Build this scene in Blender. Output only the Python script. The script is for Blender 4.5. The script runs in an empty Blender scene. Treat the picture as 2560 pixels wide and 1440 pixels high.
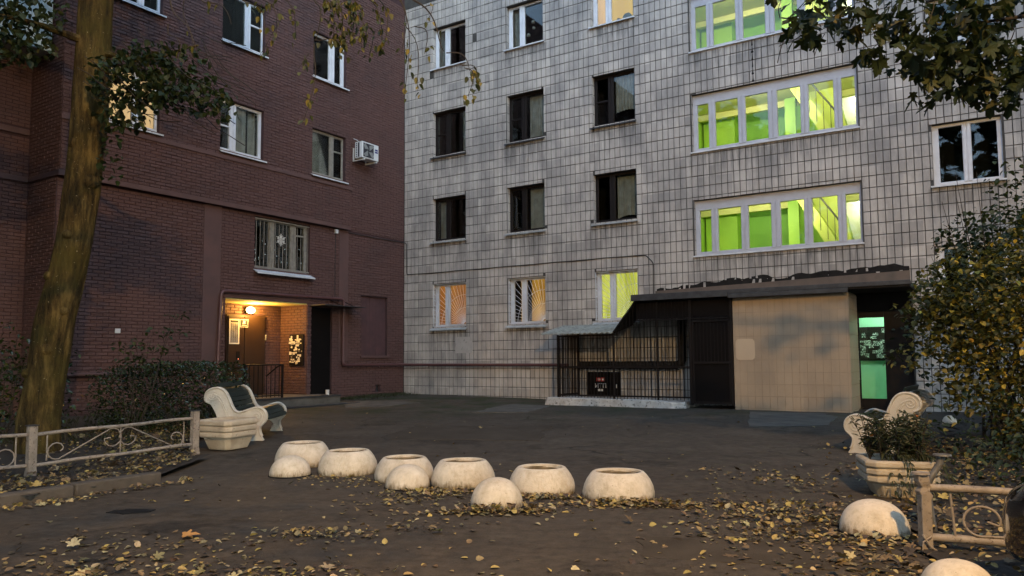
import bpy, math, random
import numpy as np
from mathutils import Matrix, Vector, Euler
rnd = random.Random(7)
rng = np.random.default_rng(7)
R = math.radians
S = bpy.context.scene
C = S.collection

# ------------------------------------------------------------------ camera
cam = bpy.data.cameras.new('camera')
cam.lens = 36 * 1905 / 2560
cam.sensor_width = 36
cam.shift_y = 42 / 2560
cam.clip_end = 600
co = bpy.data.objects.new('camera', cam)
C.objects.link(co)
co.matrix_world = Matrix.Translation((0, 0, 1.4)) @ Matrix.Rotation(R(94.14), 4, 'X') @ Matrix.Rotation(-0.0068, 4, 'Z')
S.camera = co

# ------------------------------------------------------------------ dusk sky, weak sun, exposure
SUNROT = 158
SKY_STRENGTH, EXPOSURE = 0.15, 2.25
G = 0.33                                         # lamps and lit windows, for that exposure
W = bpy.data.worlds.new('World')
S.world = W
W.use_nodes = True
nt = W.node_tree
sky = nt.nodes.new('ShaderNodeTexSky')
sky.sky_type = 'NISHITA'
sky.sun_disc = False
sky.sun_elevation = R(16)
sky.sun_rotation = R(SUNROT)
sky.air_density = 1.0
sky.dust_density = 1.0
sky.ozone_density = 2.0
bg = nt.nodes['Background']
bg.inputs[1].default_value = SKY_STRENGTH
grey = nt.nodes.new('ShaderNodeHueSaturation')          # thin overcast takes most of the colour out of the sky
grey.inputs['Saturation'].default_value = 0.55
tint = nt.nodes.new('ShaderNodeMix')
tint.data_type, tint.blend_type = 'RGBA', 'MULTIPLY'
tint.inputs[0].default_value = 1.0
tint.inputs[7].default_value = (0.80, 0.985, 1.16, 1)
nt.links.new(sky.outputs[0], grey.inputs['Color'])
nt.links.new(grey.outputs[0], tint.inputs[6])
nt.links.new(tint.outputs[2], bg.inputs[0])
sl = bpy.data.lights.new('dusk_sun', 'SUN')
sl.energy = 0.03
sl.angle = R(40)
sl.color = (0.85, 0.92, 1.0)
so = bpy.data.objects.new('dusk_sun', sl)
C.objects.link(so)
so.rotation_euler = (R(50), 0, R(-20))
S.view_settings.view_transform = 'Standard'
S.view_settings.look = 'None'
S.view_settings.exposure = EXPOSURE
S.view_settings.gamma = 1
S.view_settings.use_curve_mapping = False
S.render.engine = 'CYCLES'
S.cycles.use_denoising = True
S.cycles.max_bounces = 6
S.cycles.transparent_max_bounces = 12
S.cycles.sample_clamp_indirect = 4
S.cycles.caustics_reflective = False
S.cycles.caustics_refractive = False


# ------------------------------------------------------------------ materials
def new_mat(name):
    m = bpy.data.materials.new(name)
    m.use_nodes = True
    return m, m.node_tree, m.node_tree.nodes['Principled BSDF']


def N(nt, typ, **kw):
    n = nt.nodes.new(typ)
    for k, v in kw.items():
        if k.startswith('_'):
            n.inputs[k[1:].replace('_', ' ')].default_value = v
        else:
            setattr(n, k, v)
    return n


def ramp(nt, fac, stops):
    r = nt.nodes.new('ShaderNodeValToRGB')
    e = r.color_ramp.elements
    while len(e) < len(stops):
        e.new(0.5)
    for i, (p, c) in enumerate(stops):
        e[i].position = p
        e[i].color = (*c, 1) if len(c) == 3 else c
    nt.links.new(fac, r.inputs[0])
    return r.outputs[0]


def mixc(nt, fac, a, b, mode='MIX'):
    m = nt.nodes.new('ShaderNodeMix')
    m.data_type = 'RGBA'
    m.blend_type = mode
    for s, v in ((m.inputs[0], fac), (m.inputs[6], a), (m.inputs[7], b)):
        if isinstance(v, bpy.types.NodeSocket):
            nt.links.new(v, s)
        elif isinstance(v, (int, float)):
            s.default_value = v
        else:
            s.default_value = (*v, 1)
    return m.outputs[2]


def math_(nt, op, a, b=None, clamp=False):
    m = nt.nodes.new('ShaderNodeMath')
    m.operation = op
    m.use_clamp = clamp
    for s, v in ((m.inputs[0], a), (m.inputs[1], b)):
        if v is None:
            continue
        if isinstance(v, bpy.types.NodeSocket):
            nt.links.new(v, s)
        else:
            s.default_value = v
    return m.outputs[0]


def noise(nt, scale, vec=None, detail=5, rough=0.6):
    n = N(nt, 'ShaderNodeTexNoise', _Scale=scale, _Detail=detail, _Roughness=rough)
    if vec is not None:
        nt.links.new(vec, n.inputs['Vector'])
    return n.outputs['Fac']


def coords(nt, obj=None):
    t = nt.nodes.new('ShaderNodeTexCoord')
    if obj is not None:
        t.object = obj
    return t.outputs['Object']


def world_pos(nt):
    return nt.nodes.new('ShaderNodeNewGeometry').outputs['Position']


def bump(nt, b, h, strength, dist=0.01):
    bn = N(nt, 'ShaderNodeBump', _Strength=strength, _Distance=dist)
    nt.links.new(h, bn.inputs['Height'])
    nt.links.new(bn.outputs[0], b.inputs['Normal'])


def paint(name, c, c2=None, rough=0.6, scale=6.0, bumps=0.3, bscale=60.0, metal=0.0, wear=None, wear_at=0.62, spec=0.5):
    """a worn, uneven surface: two tones of noise, an optional third tone where it has worn, and fine relief"""
    m, nt, b = new_mat(name)
    p = world_pos(nt)
    f = noise(nt, scale, p)
    c2 = c2 or tuple(v * 0.7 for v in c)
    col = ramp(nt, f, [(0.3, c2), (0.7, c)])
    if wear:
        w = noise(nt, scale * 3.1, p, 8, 0.7)
        col = mixc(nt, ramp(nt, w, [(wear_at, (0, 0, 0)), (wear_at + 0.06, (1, 1, 1))]), col, wear)
    nt.links.new(col, b.inputs['Base Color'])
    b.inputs['Roughness'].default_value = rough
    b.inputs['Metallic'].default_value = metal
    b.inputs['Specular IOR Level'].default_value = spec
    if bumps:
        bump(nt, b, noise(nt, bscale, p, 4), bumps, 0.006)
    return m


def emit(name, c, s):
    m = bpy.data.materials.new(name)
    m.use_nodes = True
    nt = m.node_tree
    nt.nodes.remove(nt.nodes['Principled BSDF'])
    e = N(nt, 'ShaderNodeEmission', _Color=(*c, 1), _Strength=s * G)
    nt.links.new(e.outputs[0], nt.nodes['Material Output'].inputs[0])
    return m


M = {}
M['pvc_grey'] = paint('greyed_pvc', (0.43, 0.44, 0.48), (0.35, 0.36, 0.39), 0.5, 3, 0.05)
M['pvc'] = paint('white_pvc', (0.62, 0.64, 0.67), (0.5, 0.52, 0.55), 0.45, 3, 0.05)
M['old_frame'] = paint('old_white_wood', (0.27, 0.255, 0.215), (0.15, 0.14, 0.12), 0.6, 9, 0.3)
M['brown_frame'] = paint('dark_brown_frame', (0.012, 0.008, 0.007), (0.008, 0.006, 0.005), 0.6, 5, 0.1, spec=0.2)
M['sill_white'] = paint('white_sill_metal', (0.6, 0.62, 0.64), (0.42, 0.44, 0.45), 0.45, 5, 0.15, 40, wear=(0.25, 0.25, 0.24), wear_at=0.66)
M['dark_steel'] = paint('weathered_steel', (0.13, 0.125, 0.115), (0.06, 0.056, 0.05), 0.5, 8, 0.3, 40, wear=(0.28, 0.27, 0.24), wear_at=0.66)
M['patched_asphalt'] = paint('patched_asphalt', (0.070, 0.057, 0.043), (0.044, 0.036, 0.027), 0.9, 2.2, 0.9, 90, spec=0.12)
M['sill_dark'] = paint('dark_sill_metal', (0.05, 0.052, 0.054), (0.025, 0.025, 0.026), 0.55, 6, 0.15, 40, spec=0.3)
M['sill_grey'] = paint('grey_sill_metal', (0.38, 0.4, 0.4), (0.2, 0.22, 0.21), 0.4, 5, 0.2, 30)
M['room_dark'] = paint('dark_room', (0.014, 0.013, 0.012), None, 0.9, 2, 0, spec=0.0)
M['curtain_pale'] = paint('pale_net_curtain', (0.42, 0.41, 0.40), (0.25, 0.25, 0.24), 0.9, 4, 0)
M['black_metal'] = paint('black_painted_metal', (0.007, 0.006, 0.006), (0.012, 0.008, 0.006), 0.6, 12, 0.15, 80, spec=0.15)
M['door_metal'] = paint('brown_metal_door', (0.034, 0.018, 0.009), (0.022, 0.012, 0.007), 0.45, 3, 0.1, 50, spec=0.3)
M['door_dark'] = paint('dark_metal_door', (0.006, 0.0045, 0.004), None, 0.7, 3, 0.1, 50, spec=0.1)
M['red_paint'] = paint('dark_red_render', (0.104, 0.052, 0.044), (0.070, 0.038, 0.034), 0.75, 1.6, 0.5, 45)
M['red_pipe'] = paint('red_painted_pipe', (0.10, 0.042, 0.040), (0.07, 0.032, 0.032), 0.42, 8, 0.15, 60)
M['wood_board'] = paint('red_painted_board', (0.075, 0.032, 0.032), (0.045, 0.021, 0.022), 0.8, 4, 0.6, 25)
M['cable'] = paint('black_cable', (0.012, 0.012, 0.012), None, 0.6, 5, 0)
M['bitumen'] = paint('bitumen', (0.010, 0.009, 0.0085), (0.020, 0.018, 0.016), 0.9, 7, 0.7, 40, spec=0.15)
M['flashing'] = paint('brown_flashing', (0.12, 0.085, 0.062), (0.06, 0.047, 0.038), 0.6, 2.5, 0.2, 20, wear=(0.04, 0.035, 0.03), wear_at=0.64)
M['slate'] = paint('lichened_roof_sheet', (0.30, 0.31, 0.27), (0.15, 0.155, 0.13), 0.95, 5, 0.8, 40, wear=(0.07, 0.075, 0.055), wear_at=0.58)
M['concrete'] = paint('grey_concrete', (0.115, 0.105, 0.088), (0.065, 0.06, 0.05), 0.95, 3, 0.6, 60, spec=0.15, wear=(0.08, 0.075, 0.065), wear_at=0.64)
M['plinth_white'] = paint('whitewashed_concrete', (0.5, 0.47, 0.42), (0.3, 0.28, 0.24), 0.9, 5, 0.8, 40, wear=(0.09, 0.085, 0.07), wear_at=0.55)
M['kerb'] = paint('kerb_concrete', (0.085, 0.07, 0.054), (0.05, 0.042, 0.033), 0.9, 6, 0.7, 50)
M['step_edge'] = paint('step_edge', (0.025, 0.025, 0.026), None, 0.7, 6, 0.3)
M['soil'] = paint('soil', (0.024, 0.018, 0.012), (0.012, 0.009, 0.006), 1.0, 6, 1.0, 25)
M['fence_paint'] = paint('chipped_beige_paint', (0.29, 0.24, 0.19), (0.17, 0.14, 0.11), 0.65, 9, 0.5, 60, wear=(0.06, 0.042, 0.032), wear_at=0.57)
M['bench_cast'] = paint('cream_painted_cast_panel', (0.54, 0.49, 0.41), (0.42, 0.38, 0.31), 0.65, 5, 0.5, 45, wear=(0.2, 0.165, 0.12), wear_at=0.64)
M['slat_green'] = paint('dark_green_slat', (0.006, 0.021, 0.017), (0.004, 0.012, 0.010), 0.4, 9, 0.4, 40, spec=0.25)
M['planter'] = paint('cream_concrete_planter', (0.46, 0.385, 0.28), (0.32, 0.265, 0.19), 0.85, 5, 0.6, 45, wear=(0.16, 0.125, 0.08), wear_at=0.62)
M['dome'] = None
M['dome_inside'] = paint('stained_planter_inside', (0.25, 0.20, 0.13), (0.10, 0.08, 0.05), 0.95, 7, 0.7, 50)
M['ac_white'] = paint('ac_casing', (0.58, 0.6, 0.6), (0.5, 0.52, 0.52), 0.4, 4, 0)
M['ac_grille'] = paint('ac_fan_guard', (0.22, 0.23, 0.22), (0.14, 0.15, 0.145), 0.5, 6, 0)
M['ac_dark'] = paint('ac_dark_slot', (0.02, 0.021, 0.03), None, 0.6, 6, 0)
M['ac_blue'] = paint('ac_blue_label', (0.012, 0.016, 0.16), None, 0.4, 6, 0)
M['paper'] = paint('paper', (0.6, 0.6, 0.58), (0.5, 0.5, 0.48), 0.7, 8, 0)
M['print_dark'] = paint('dark_print', (0.02, 0.02, 0.022), None, 0.6, 8, 0)
M['print_red'] = paint('red_print', (0.4, 0.03, 0.025), None, 0.6, 8, 0)
M['green_wall'] = paint('lime_green_wall', (0.30, 0.51, 0.055), (0.27, 0.46, 0.05), 0.55, 1.2, 0.1)
M['stair_white'] = paint('stair_whitewash', (0.62, 0.60, 0.25), (0.55, 0.53, 0.20), 0.8, 1.5, 0)
M['flight'] = paint('stair_flight_paint', (0.46, 0.52, 0.12), (0.40, 0.46, 0.09), 0.8, 1.5, 0)
M['lamp_bright_wall'] = paint('lamp_bright_wall', (0.8, 0.78, 0.7), None, 0.8, 1.5, 0)
M['green_shaded'] = paint('shaded_green_wall', (0.15, 0.34, 0.03), (0.13, 0.30, 0.027), 0.6, 1.2, 0.1)  # darker copy of the wall green, with shade put into the colour
M['hall_green'] = paint('turquoise_hall_wall', (0.30, 0.58, 0.40), (0.27, 0.53, 0.36), 0.6, 1.5, 0)
M['car_paint'] = paint('black_car_paint', (0.004, 0.004, 0.005), (0.004, 0.004, 0.005), 0.12, 2, 0)
M['car_paint'].node_tree.nodes['Principled BSDF'].inputs['Coat Weight'].default_value = 0.8
M['car_glass'] = paint('dark_car_glass', (0.01, 0.012, 0.013), None, 0.05, 2, 0)
M['chrome'] = paint('car_trim', (0.35, 0.36, 0.37), None, 0.2, 3, 0, metal=1.0)
M['lens'] = paint('headlamp_lens', (0.05, 0.056, 0.054), None, 0.15, 3, 0)
M['rubber'] = paint('tyre_rubber', (0.012, 0.012, 0.012), None, 0.85, 6, 0.4)
M['flower'] = paint('orange_marigold', (0.42, 0.15, 0.015), (0.25, 0.07, 0.01), 0.7, 30, 0)
M['lamp_pole'] = paint('grey_lamp_pole', (0.2, 0.2, 0.2), None, 0.5, 4, 0.1)
M['loggia'] = paint('pale_loggia_panel', (0.42, 0.50, 0.50), (0.34, 0.42, 0.42), 0.6, 2, 0)
M['orange_glow'] = emit('entrance_lamp_glow', (1.0, 0.62, 0.22), 26)
M['sodium_glow'] = emit('street_lamp_glow', (1.0, 0.66, 0.32), 40)
M['tube_glow'] = emit('stair_lamp_glow', (1.0, 0.97, 0.8), 12)
M['red_led'] = emit('red_led', (1.0, 0.25, 0.12), 3)
M['fairy'] = emit('fairy_light', (0.8, 0.9, 1.0), 1.6)


def dome_mat():
    """whitewash over concrete: brush streaks, worn spots, and splashed dirt round the foot"""
    m, nt, b = new_mat('whitewashed_dome')
    p = world_pos(nt)
    c = coords(nt)
    f = noise(nt, 7, p, 6, 0.65)
    mp = N(nt, 'ShaderNodeMapping', _Scale=(1, 1, 0.3))
    nt.links.new(c, mp.inputs[0])
    st = noise(nt, 26, mp.outputs[0], 5, 0.7)
    col = ramp(nt, f, [(0.3, (0.42, 0.355, 0.26)), (0.5, (0.55, 0.475, 0.365)), (0.7, (0.62, 0.54, 0.43))])
    col = mixc(nt, ramp(nt, st, [(0.5, (0, 0, 0)), (0.75, (0.5,) * 3)]), col, (0.33, 0.26, 0.17))
    sp = noise(nt, 60, p, 4, 0.6)
    col = mixc(nt, ramp(nt, sp, [(0.66, (0, 0, 0)), (0.71, (0.8,) * 3)]), col, (0.16, 0.12, 0.075))
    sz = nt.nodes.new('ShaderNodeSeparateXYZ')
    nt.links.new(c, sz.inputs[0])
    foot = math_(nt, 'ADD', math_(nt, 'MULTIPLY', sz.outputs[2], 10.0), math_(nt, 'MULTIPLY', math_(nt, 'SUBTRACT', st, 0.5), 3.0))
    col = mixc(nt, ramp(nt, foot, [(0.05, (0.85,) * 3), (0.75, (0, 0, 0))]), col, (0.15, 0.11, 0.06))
    nt.links.new(col, b.inputs['Base Color'])
    b.inputs['Roughness'].default_value = 0.85
    b.inputs['Specular IOR Level'].default_value = 0.25
    bump(nt, b, math_(nt, 'ADD', math_(nt, 'MULTIPLY', sp, 0.4), math_(nt, 'ADD', noise(nt, 14, p, 5), math_(nt, 'MULTIPLY', st, 0.5))), 0.5, 0.015)
    return m


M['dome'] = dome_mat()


def glass_mat():
    m = bpy.data.materials.new('window_glass')
    m.use_nodes = True
    nt = m.node_tree
    nt.nodes.remove(nt.nodes['Principled BSDF'])
    fr = N(nt, 'ShaderNodeFresnel', _IOR=1.42)
    tr = N(nt, 'ShaderNodeBsdfTransparent', _Color=(0.86, 0.9, 0.88, 1))
    gl = N(nt, 'ShaderNodeBsdfGlossy', _Roughness=0.02)
    mx = nt.nodes.new('ShaderNodeMixShader')
    nt.links.new(fr.outputs[0], mx.inputs[0])
    nt.links.new(tr.outputs[0], mx.inputs[1])
    nt.links.new(gl.outputs[0], mx.inputs[2])
    nt.links.new(mx.outputs[0], nt.nodes['Material Output'].inputs[0])
    return m


M['glass'] = glass_mat()


def lit_curtain(name, ca, cb, s, scale):
    """a curtain with a lamp behind it: the cloth glows unevenly along its folds"""
    m = bpy.data.materials.new(name)
    m.use_nodes = True
    nt = m.node_tree
    nt.nodes.remove(nt.nodes['Principled BSDF'])
    mp = N(nt, 'ShaderNodeMapping', _Scale=(scale, scale, 0.5))
    nt.links.new(coords(nt), mp.inputs[0])
    f = noise(nt, 1.0, mp.outputs[0], 4, 0.6)
    g = noise(nt, 1.3, coords(nt), 2)
    col = ramp(nt, math_(nt, 'ADD', math_(nt, 'MULTIPLY', f, 0.7), math_(nt, 'MULTIPLY', g, 0.3)), [(0.35, ca), (0.65, cb)])
    e = N(nt, 'ShaderNodeEmission', _Strength=s * G)
    nt.links.new(col, e.inputs[0])
    nt.links.new(e.outputs[0], nt.nodes['Material Output'].inputs[0])
    return m


M['lit_orange'] = lit_curtain('lit_orange_curtain', (0.30, 0.085, 0.010), (0.62, 0.23, 0.035), 0.62, 9)
M['lit_amber'] = lit_curtain('lit_amber_curtain', (0.20, 0.085, 0.010), (0.66, 0.32, 0.035), 0.85, 11)
M['lit_lime'] = lit_curtain('lit_lime_curtain', (0.36, 0.36, 0.03), (0.80, 0.77, 0.16), 0.85, 8)
M['lit_yellow'] = lit_curtain('lit_yellow_blind', (0.56, 0.34, 0.10), (0.66, 0.42, 0.10), 0.85, 3)
M['lit_cream'] = lit_curtain('lit_cream_curtain', (0.55, 0.33, 0.17), (0.85, 0.52, 0.24), 0.8, 5)


def tint_mat(name, rough=0.6, sub=0.0, bumps=0.0):
    """leaves and litter: every leaf carries its own colour in the attribute 'tint'"""
    m, nt, b = new_mat(name)
    a = N(nt, 'ShaderNodeAttribute', attribute_name='tint')
    p = world_pos(nt)
    col = mixc(nt, ramp(nt, noise(nt, 55, p, 3), [(0.35, (0.62, 0.6, 0.55)), (0.65, (1, 1, 1))]), (0, 0, 0), a.outputs['Color'])
    col2 = mixc(nt, 0.55, a.outputs['Color'], col)
    nt.links.new(col2, b.inputs['Base Color'])
    b.inputs['Roughness'].default_value = rough
    if sub:
        out = nt.nodes['Material Output']
        t = nt.nodes.new('ShaderNodeBsdfTranslucent')
        nt.links.new(col2, t.inputs[0])
        mx = nt.nodes.new('ShaderNodeMixShader')
        mx.inputs[0].default_value = sub
        nt.links.new(b.outputs[0], mx.inputs[1])
        nt.links.new(t.outputs[0], mx.inputs[2])
        nt.links.new(mx.outputs[0], out.inputs[0])
    return m


M['leaf'] = tint_mat('living_leaf', 0.6, 0.32)
M['litter'] = tint_mat('fallen_leaf', 0.65, 0.0)
M['hedge_leaf'] = tint_mat('glossy_hedge_leaf', 0.22, 0.05)


def bark_mat():
    m, nt, b = new_mat('mossy_bark')
    c = coords(nt)
    mp = N(nt, 'ShaderNodeMapping', _Scale=(1, 1, 0.22))
    nt.links.new(c, mp.inputs[0])
    f = noise(nt, 7.5, mp.outputs[0], 10, 0.75)
    g = noise(nt, 2.0, c, 5, 0.65)
    k = noise(nt, 5.5, mp.outputs[0], 6, 0.7)
    col = ramp(nt, f, [(0.38, (0.010, 0.007, 0.004)), (0.5, (0.055, 0.037, 0.012)), (0.64, (0.145, 0.10, 0.032))])
    col = mixc(nt, ramp(nt, g, [(0.45, (0, 0, 0)), (0.62, (0.7,) * 3)]), col, (0.058, 0.048, 0.011))
    col = mixc(nt, ramp(nt, k, [(0.60, (0, 0, 0)), (0.68, (0.85,) * 3)]), col, (0.018, 0.013, 0.008))
    sp = noise(nt, 30, c, 3, 0.5)
    col = mixc(nt, ramp(nt, sp, [(0.69, (0, 0, 0)), (0.73, (0.9,) * 3)]), col, (0.24, 0.20, 0.12))
    nt.links.new(col, b.inputs['Base Color'])
    b.inputs['Roughness'].default_value = 0.95
    b.inputs['Specular IOR Level'].default_value = 0.15
    bump(nt, b, math_(nt, 'ADD', f, math_(nt, 'MULTIPLY', k, -0.8)), 1.0, 0.05)
    return m


M['bark'] = bark_mat()
M['twig'] = paint('dark_twig', (0.03, 0.022, 0.015), None, 0.9, 20, 0)


def asphalt_mat():
    m, nt, b = new_mat('worn_asphalt')
    p = world_pos(nt)
    big = noise(nt, 0.35, p, 6, 0.65)
    mid = noise(nt, 2.4, p, 6, 0.7)
    fine = noise(nt, 75, p, 3, 0.7)
    col = ramp(nt, big, [(0.32, (0.034, 0.027, 0.0195)), (0.5, (0.070, 0.056, 0.040)), (0.66, (0.112, 0.089, 0.064))])
    col = mixc(nt, 0.55, col, ramp(nt, mid, [(0.3, (0.034, 0.027, 0.020)), (0.7, (0.115, 0.091, 0.067))]))
    col = mixc(nt, math_(nt, 'MULTIPLY', fine, 0.85), col, ramp(nt, fine, [(0.4, (0.014, 0.0125, 0.011)), (0.75, (0.095, 0.083, 0.07))]))
    mp = N(nt, 'ShaderNodeMapping', _Scale=(0.35, 1.3, 1), _Rotation=(0, 0, 0.35))
    nt.links.new(p, mp.inputs[0])
    wear = noise(nt, 0.8, mp.outputs[0], 8, 0.7)
    col = mixc(nt, ramp(nt, wear, [(0.52, (0, 0, 0)), (0.68, (0.6,) * 3)]), col, (0.10, 0.084, 0.064))
    damp = noise(nt, 0.55, p, 7, 0.72)
    col = mixc(nt, ramp(nt, damp, [(0.55, (0, 0, 0)), (0.62, (0.7,) * 3)]), col, (0.017, 0.0145, 0.012))
    blot = noise(nt, 8, p, 6, 0.75)
    col = mixc(nt, 0.26, col, mixc(nt, ramp(nt, blot, [(0.38, (0, 0, 0)), (0.62, (1, 1, 1))]), (0.022, 0.018, 0.014), (0.125, 0.10, 0.074)))
    # cracks: warped cell borders, only where the noise lets them through
    w = N(nt, 'ShaderNodeTexNoise', _Scale=1.3, _Detail=5)
    nt.links.new(p, w.inputs['Vector'])
    vm = N(nt, 'ShaderNodeVectorMath', operation='MULTIPLY_ADD')
    nt.links.new(w.outputs['Color'], vm.inputs[0])
    vm.inputs[1].default_value = (0.9, 0.9, 0)
    nt.links.new(p, vm.inputs[2])
    v = N(nt, 'ShaderNodeTexVoronoi', feature='DISTANCE_TO_EDGE', _Scale=0.42)
    nt.links.new(vm.outputs[0], v.inputs['Vector'])
    crack = ramp(nt, v.outputs['Distance'], [(0.002, (0.8,) * 3), (0.009, (0, 0, 0))])
    crack = math_(nt, 'MULTIPLY', crack, ramp(nt, noise(nt, 0.5, p, 2), [(0.52, (0, 0, 0)), (0.6, (1, 1, 1))]))
    col = mixc(nt, crack, col, (0.014, 0.013, 0.012))
    # damp moss towards the foot of the walls
    sx = nt.nodes.new('ShaderNodeSeparateXYZ')
    nt.links.new(p, sx.inputs[0])
    far = math_(nt, 'MULTIPLY', math_(nt, 'SUBTRACT', sx.outputs[1], 14.5), 0.22, True)
    moss = math_(nt, 'MULTIPLY', far, ramp(nt, noise(nt, 1.1, p, 5), [(0.45, (0, 0, 0)), (0.62, (1, 1, 1))]))
    col = mixc(nt, moss, col, (0.035, 0.042, 0.02))
    nt.links.new(col, b.inputs['Base Color'])
    nt.links.new(ramp(nt, mid, [(0.3, (0.62,) * 3), (0.7, (0.92,) * 3)]), b.inputs['Roughness'])
    b.inputs['Specular IOR Level'].default_value = 0.12
    h = math_(nt, 'ADD', math_(nt, 'MULTIPLY', fine, 0.5), math_(nt, 'MULTIPLY', crack, -2.0))
    h = math_(nt, 'ADD', h, math_(nt, 'MULTIPLY', mid, 1.2))
    bump(nt, b, h, 0.55, 0.012)
    return m


M['asphalt'] = asphalt_mat()
TW, TH = 0.155, 0.2755


def tile_mat(name, obj, base, dark, tw, th, stain, tone_v=0.1, drips=()):
    """ceramic cladding: a tone per tile, soft clouds of grime and streaks that run down the wall"""
    m, nt, b = new_mat(name)
    c = coords(nt, obj)
    sn = N(nt, 'ShaderNodeVectorMath', operation='SNAP')
    nt.links.new(c, sn.inputs[0])
    sn.inputs[1].default_value = (tw, 10, th)
    wn = nt.nodes.new('ShaderNodeTexWhiteNoise')
    nt.links.new(sn.outputs[0], wn.inputs['Vector'])
    tone = ramp(nt, wn.outputs['Value'], [(0.0, tuple(v * (1 - 3.2 * tone_v) for v in base)), (0.05, tuple(v * (1 - tone_v) for v in base)), (0.5, base), (0.95, tuple(v * (1 + tone_v * 0.5) for v in base)), (1.0, tuple(min(1, v * (1 + tone_v * 1.5)) for v in base))])
    mp = N(nt, 'ShaderNodeMapping', _Scale=(1.6, 1, 0.5))
    nt.links.new(c, mp.inputs[0])
    cloud = noise(nt, 0.9, mp.outputs[0], 7, 0.68)
    mp2 = N(nt, 'ShaderNodeMapping', _Scale=(5, 1, 0.35))
    nt.links.new(c, mp2.inputs[0])
    streak = noise(nt, 1.6, mp2.outputs[0], 5, 0.6)
    col = mixc(nt, ramp(nt, cloud, [(0.42, (0, 0, 0)), (0.70, (stain,) * 3)]), tone, dark)
    col = mixc(nt, ramp(nt, streak, [(0.55, (0, 0, 0)), (0.75, (stain * 0.42,) * 3)]), col, dark)
    rows = N(nt, 'ShaderNodeTexNoise', _Scale=1.2, _Detail=3)
    sn2 = N(nt, 'ShaderNodeVectorMath', operation='SNAP')
    nt.links.new(c, sn2.inputs[0])
    sn2.inputs[1].default_value = (0.6, 10, th)
    nt.links.new(sn2.outputs[0], rows.inputs['Vector'])
    col = mixc(nt, ramp(nt, rows.outputs['Fac'], [(0.5, (0, 0, 0)), (0.62, (stain * 0.5,) * 3)]), col, dark)
    if drips:   # soot that runs down from the ends and edges of the window sills
        sx = nt.nodes.new('ShaderNodeSeparateXYZ')
        nt.links.new(c, sx.inputs[0])
        mp3 = N(nt, 'ShaderNodeMapping', _Scale=(9, 1, 0.6))
        nt.links.new(c, mp3.inputs[0])
        run = noise(nt, 1.0, mp3.outputs[0], 5, 0.7)
        tot = None
        for (xa, xb), zs in drips:
            mx = math_(nt, 'MULTIPLY', math_(nt, 'MULTIPLY', math_(nt, 'SUBTRACT', sx.outputs[0], xa), 9.0, True), math_(nt, 'MULTIPLY', math_(nt, 'SUBTRACT', xb, sx.outputs[0]), 9.0, True))
            for z in zs:
                d = math_(nt, 'SUBTRACT', z, sx.outputs[2])
                mz = math_(nt, 'MULTIPLY', math_(nt, 'MULTIPLY', d, 40.0, True), math_(nt, 'SUBTRACT', 1.0, math_(nt, 'MULTIPLY', d, 1.25), True))
                m_ = math_(nt, 'MULTIPLY', mx, mz)
                tot = m_ if tot is None else math_(nt, 'ADD', tot, m_)
        w_ = math_(nt, 'MULTIPLY', tot, ramp(nt, run, [(0.40, (0, 0, 0)), (0.60, (1, 1, 1))]))
        col = mixc(nt, math_(nt, 'MULTIPLY', w_, 0.85), col, tuple(v * 0.42 for v in dark))
    nt.links.new(col, b.inputs['Base Color'])
    b.inputs['Roughness'].default_value = 0.55
    b.inputs['Specular IOR Level'].default_value = 0.4
    bump(nt, b, math_(nt, 'ADD', noise(nt, 6, c, 3), math_(nt, 'MULTIPLY', noise(nt, 50, c, 3), 0.3)), 0.35, 0.02)
    return m


def brick_mat(name, obj):
    m, nt, b = new_mat(name)
    c = coords(nt, obj)
    cloud = noise(nt, 0.8, c, 6, 0.65)
    fine = noise(nt, 9, c, 5, 0.65)
    col = ramp(nt, cloud, [(0.3, (0.060, 0.034, 0.030)), (0.5, (0.092, 0.046, 0.039)), (0.7, (0.107, 0.052, 0.043))])
    dk = noise(nt, 0.45, c, 7, 0.7)
    col = mixc(nt, ramp(nt, dk, [(0.5, (0, 0, 0)), (0.66, (0.75,) * 3)]), col, (0.046, 0.030, 0.030))
    col = mixc(nt, 0.45, col, mixc(nt, fine, (0.034, 0.020, 0.018), (0.158, 0.080, 0.066)))
    nt.links.new(col, b.inputs['Base Color'])
    b.inputs['Roughness'].default_value = 0.7
    b.inputs['Specular IOR Level'].default_value = 0.35
    bump(nt, b, math_(nt, 'ADD', noise(nt, 35, c, 5, 0.7), noise(nt, 5, c, 3)), 0.9, 0.016)
    return m


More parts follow.
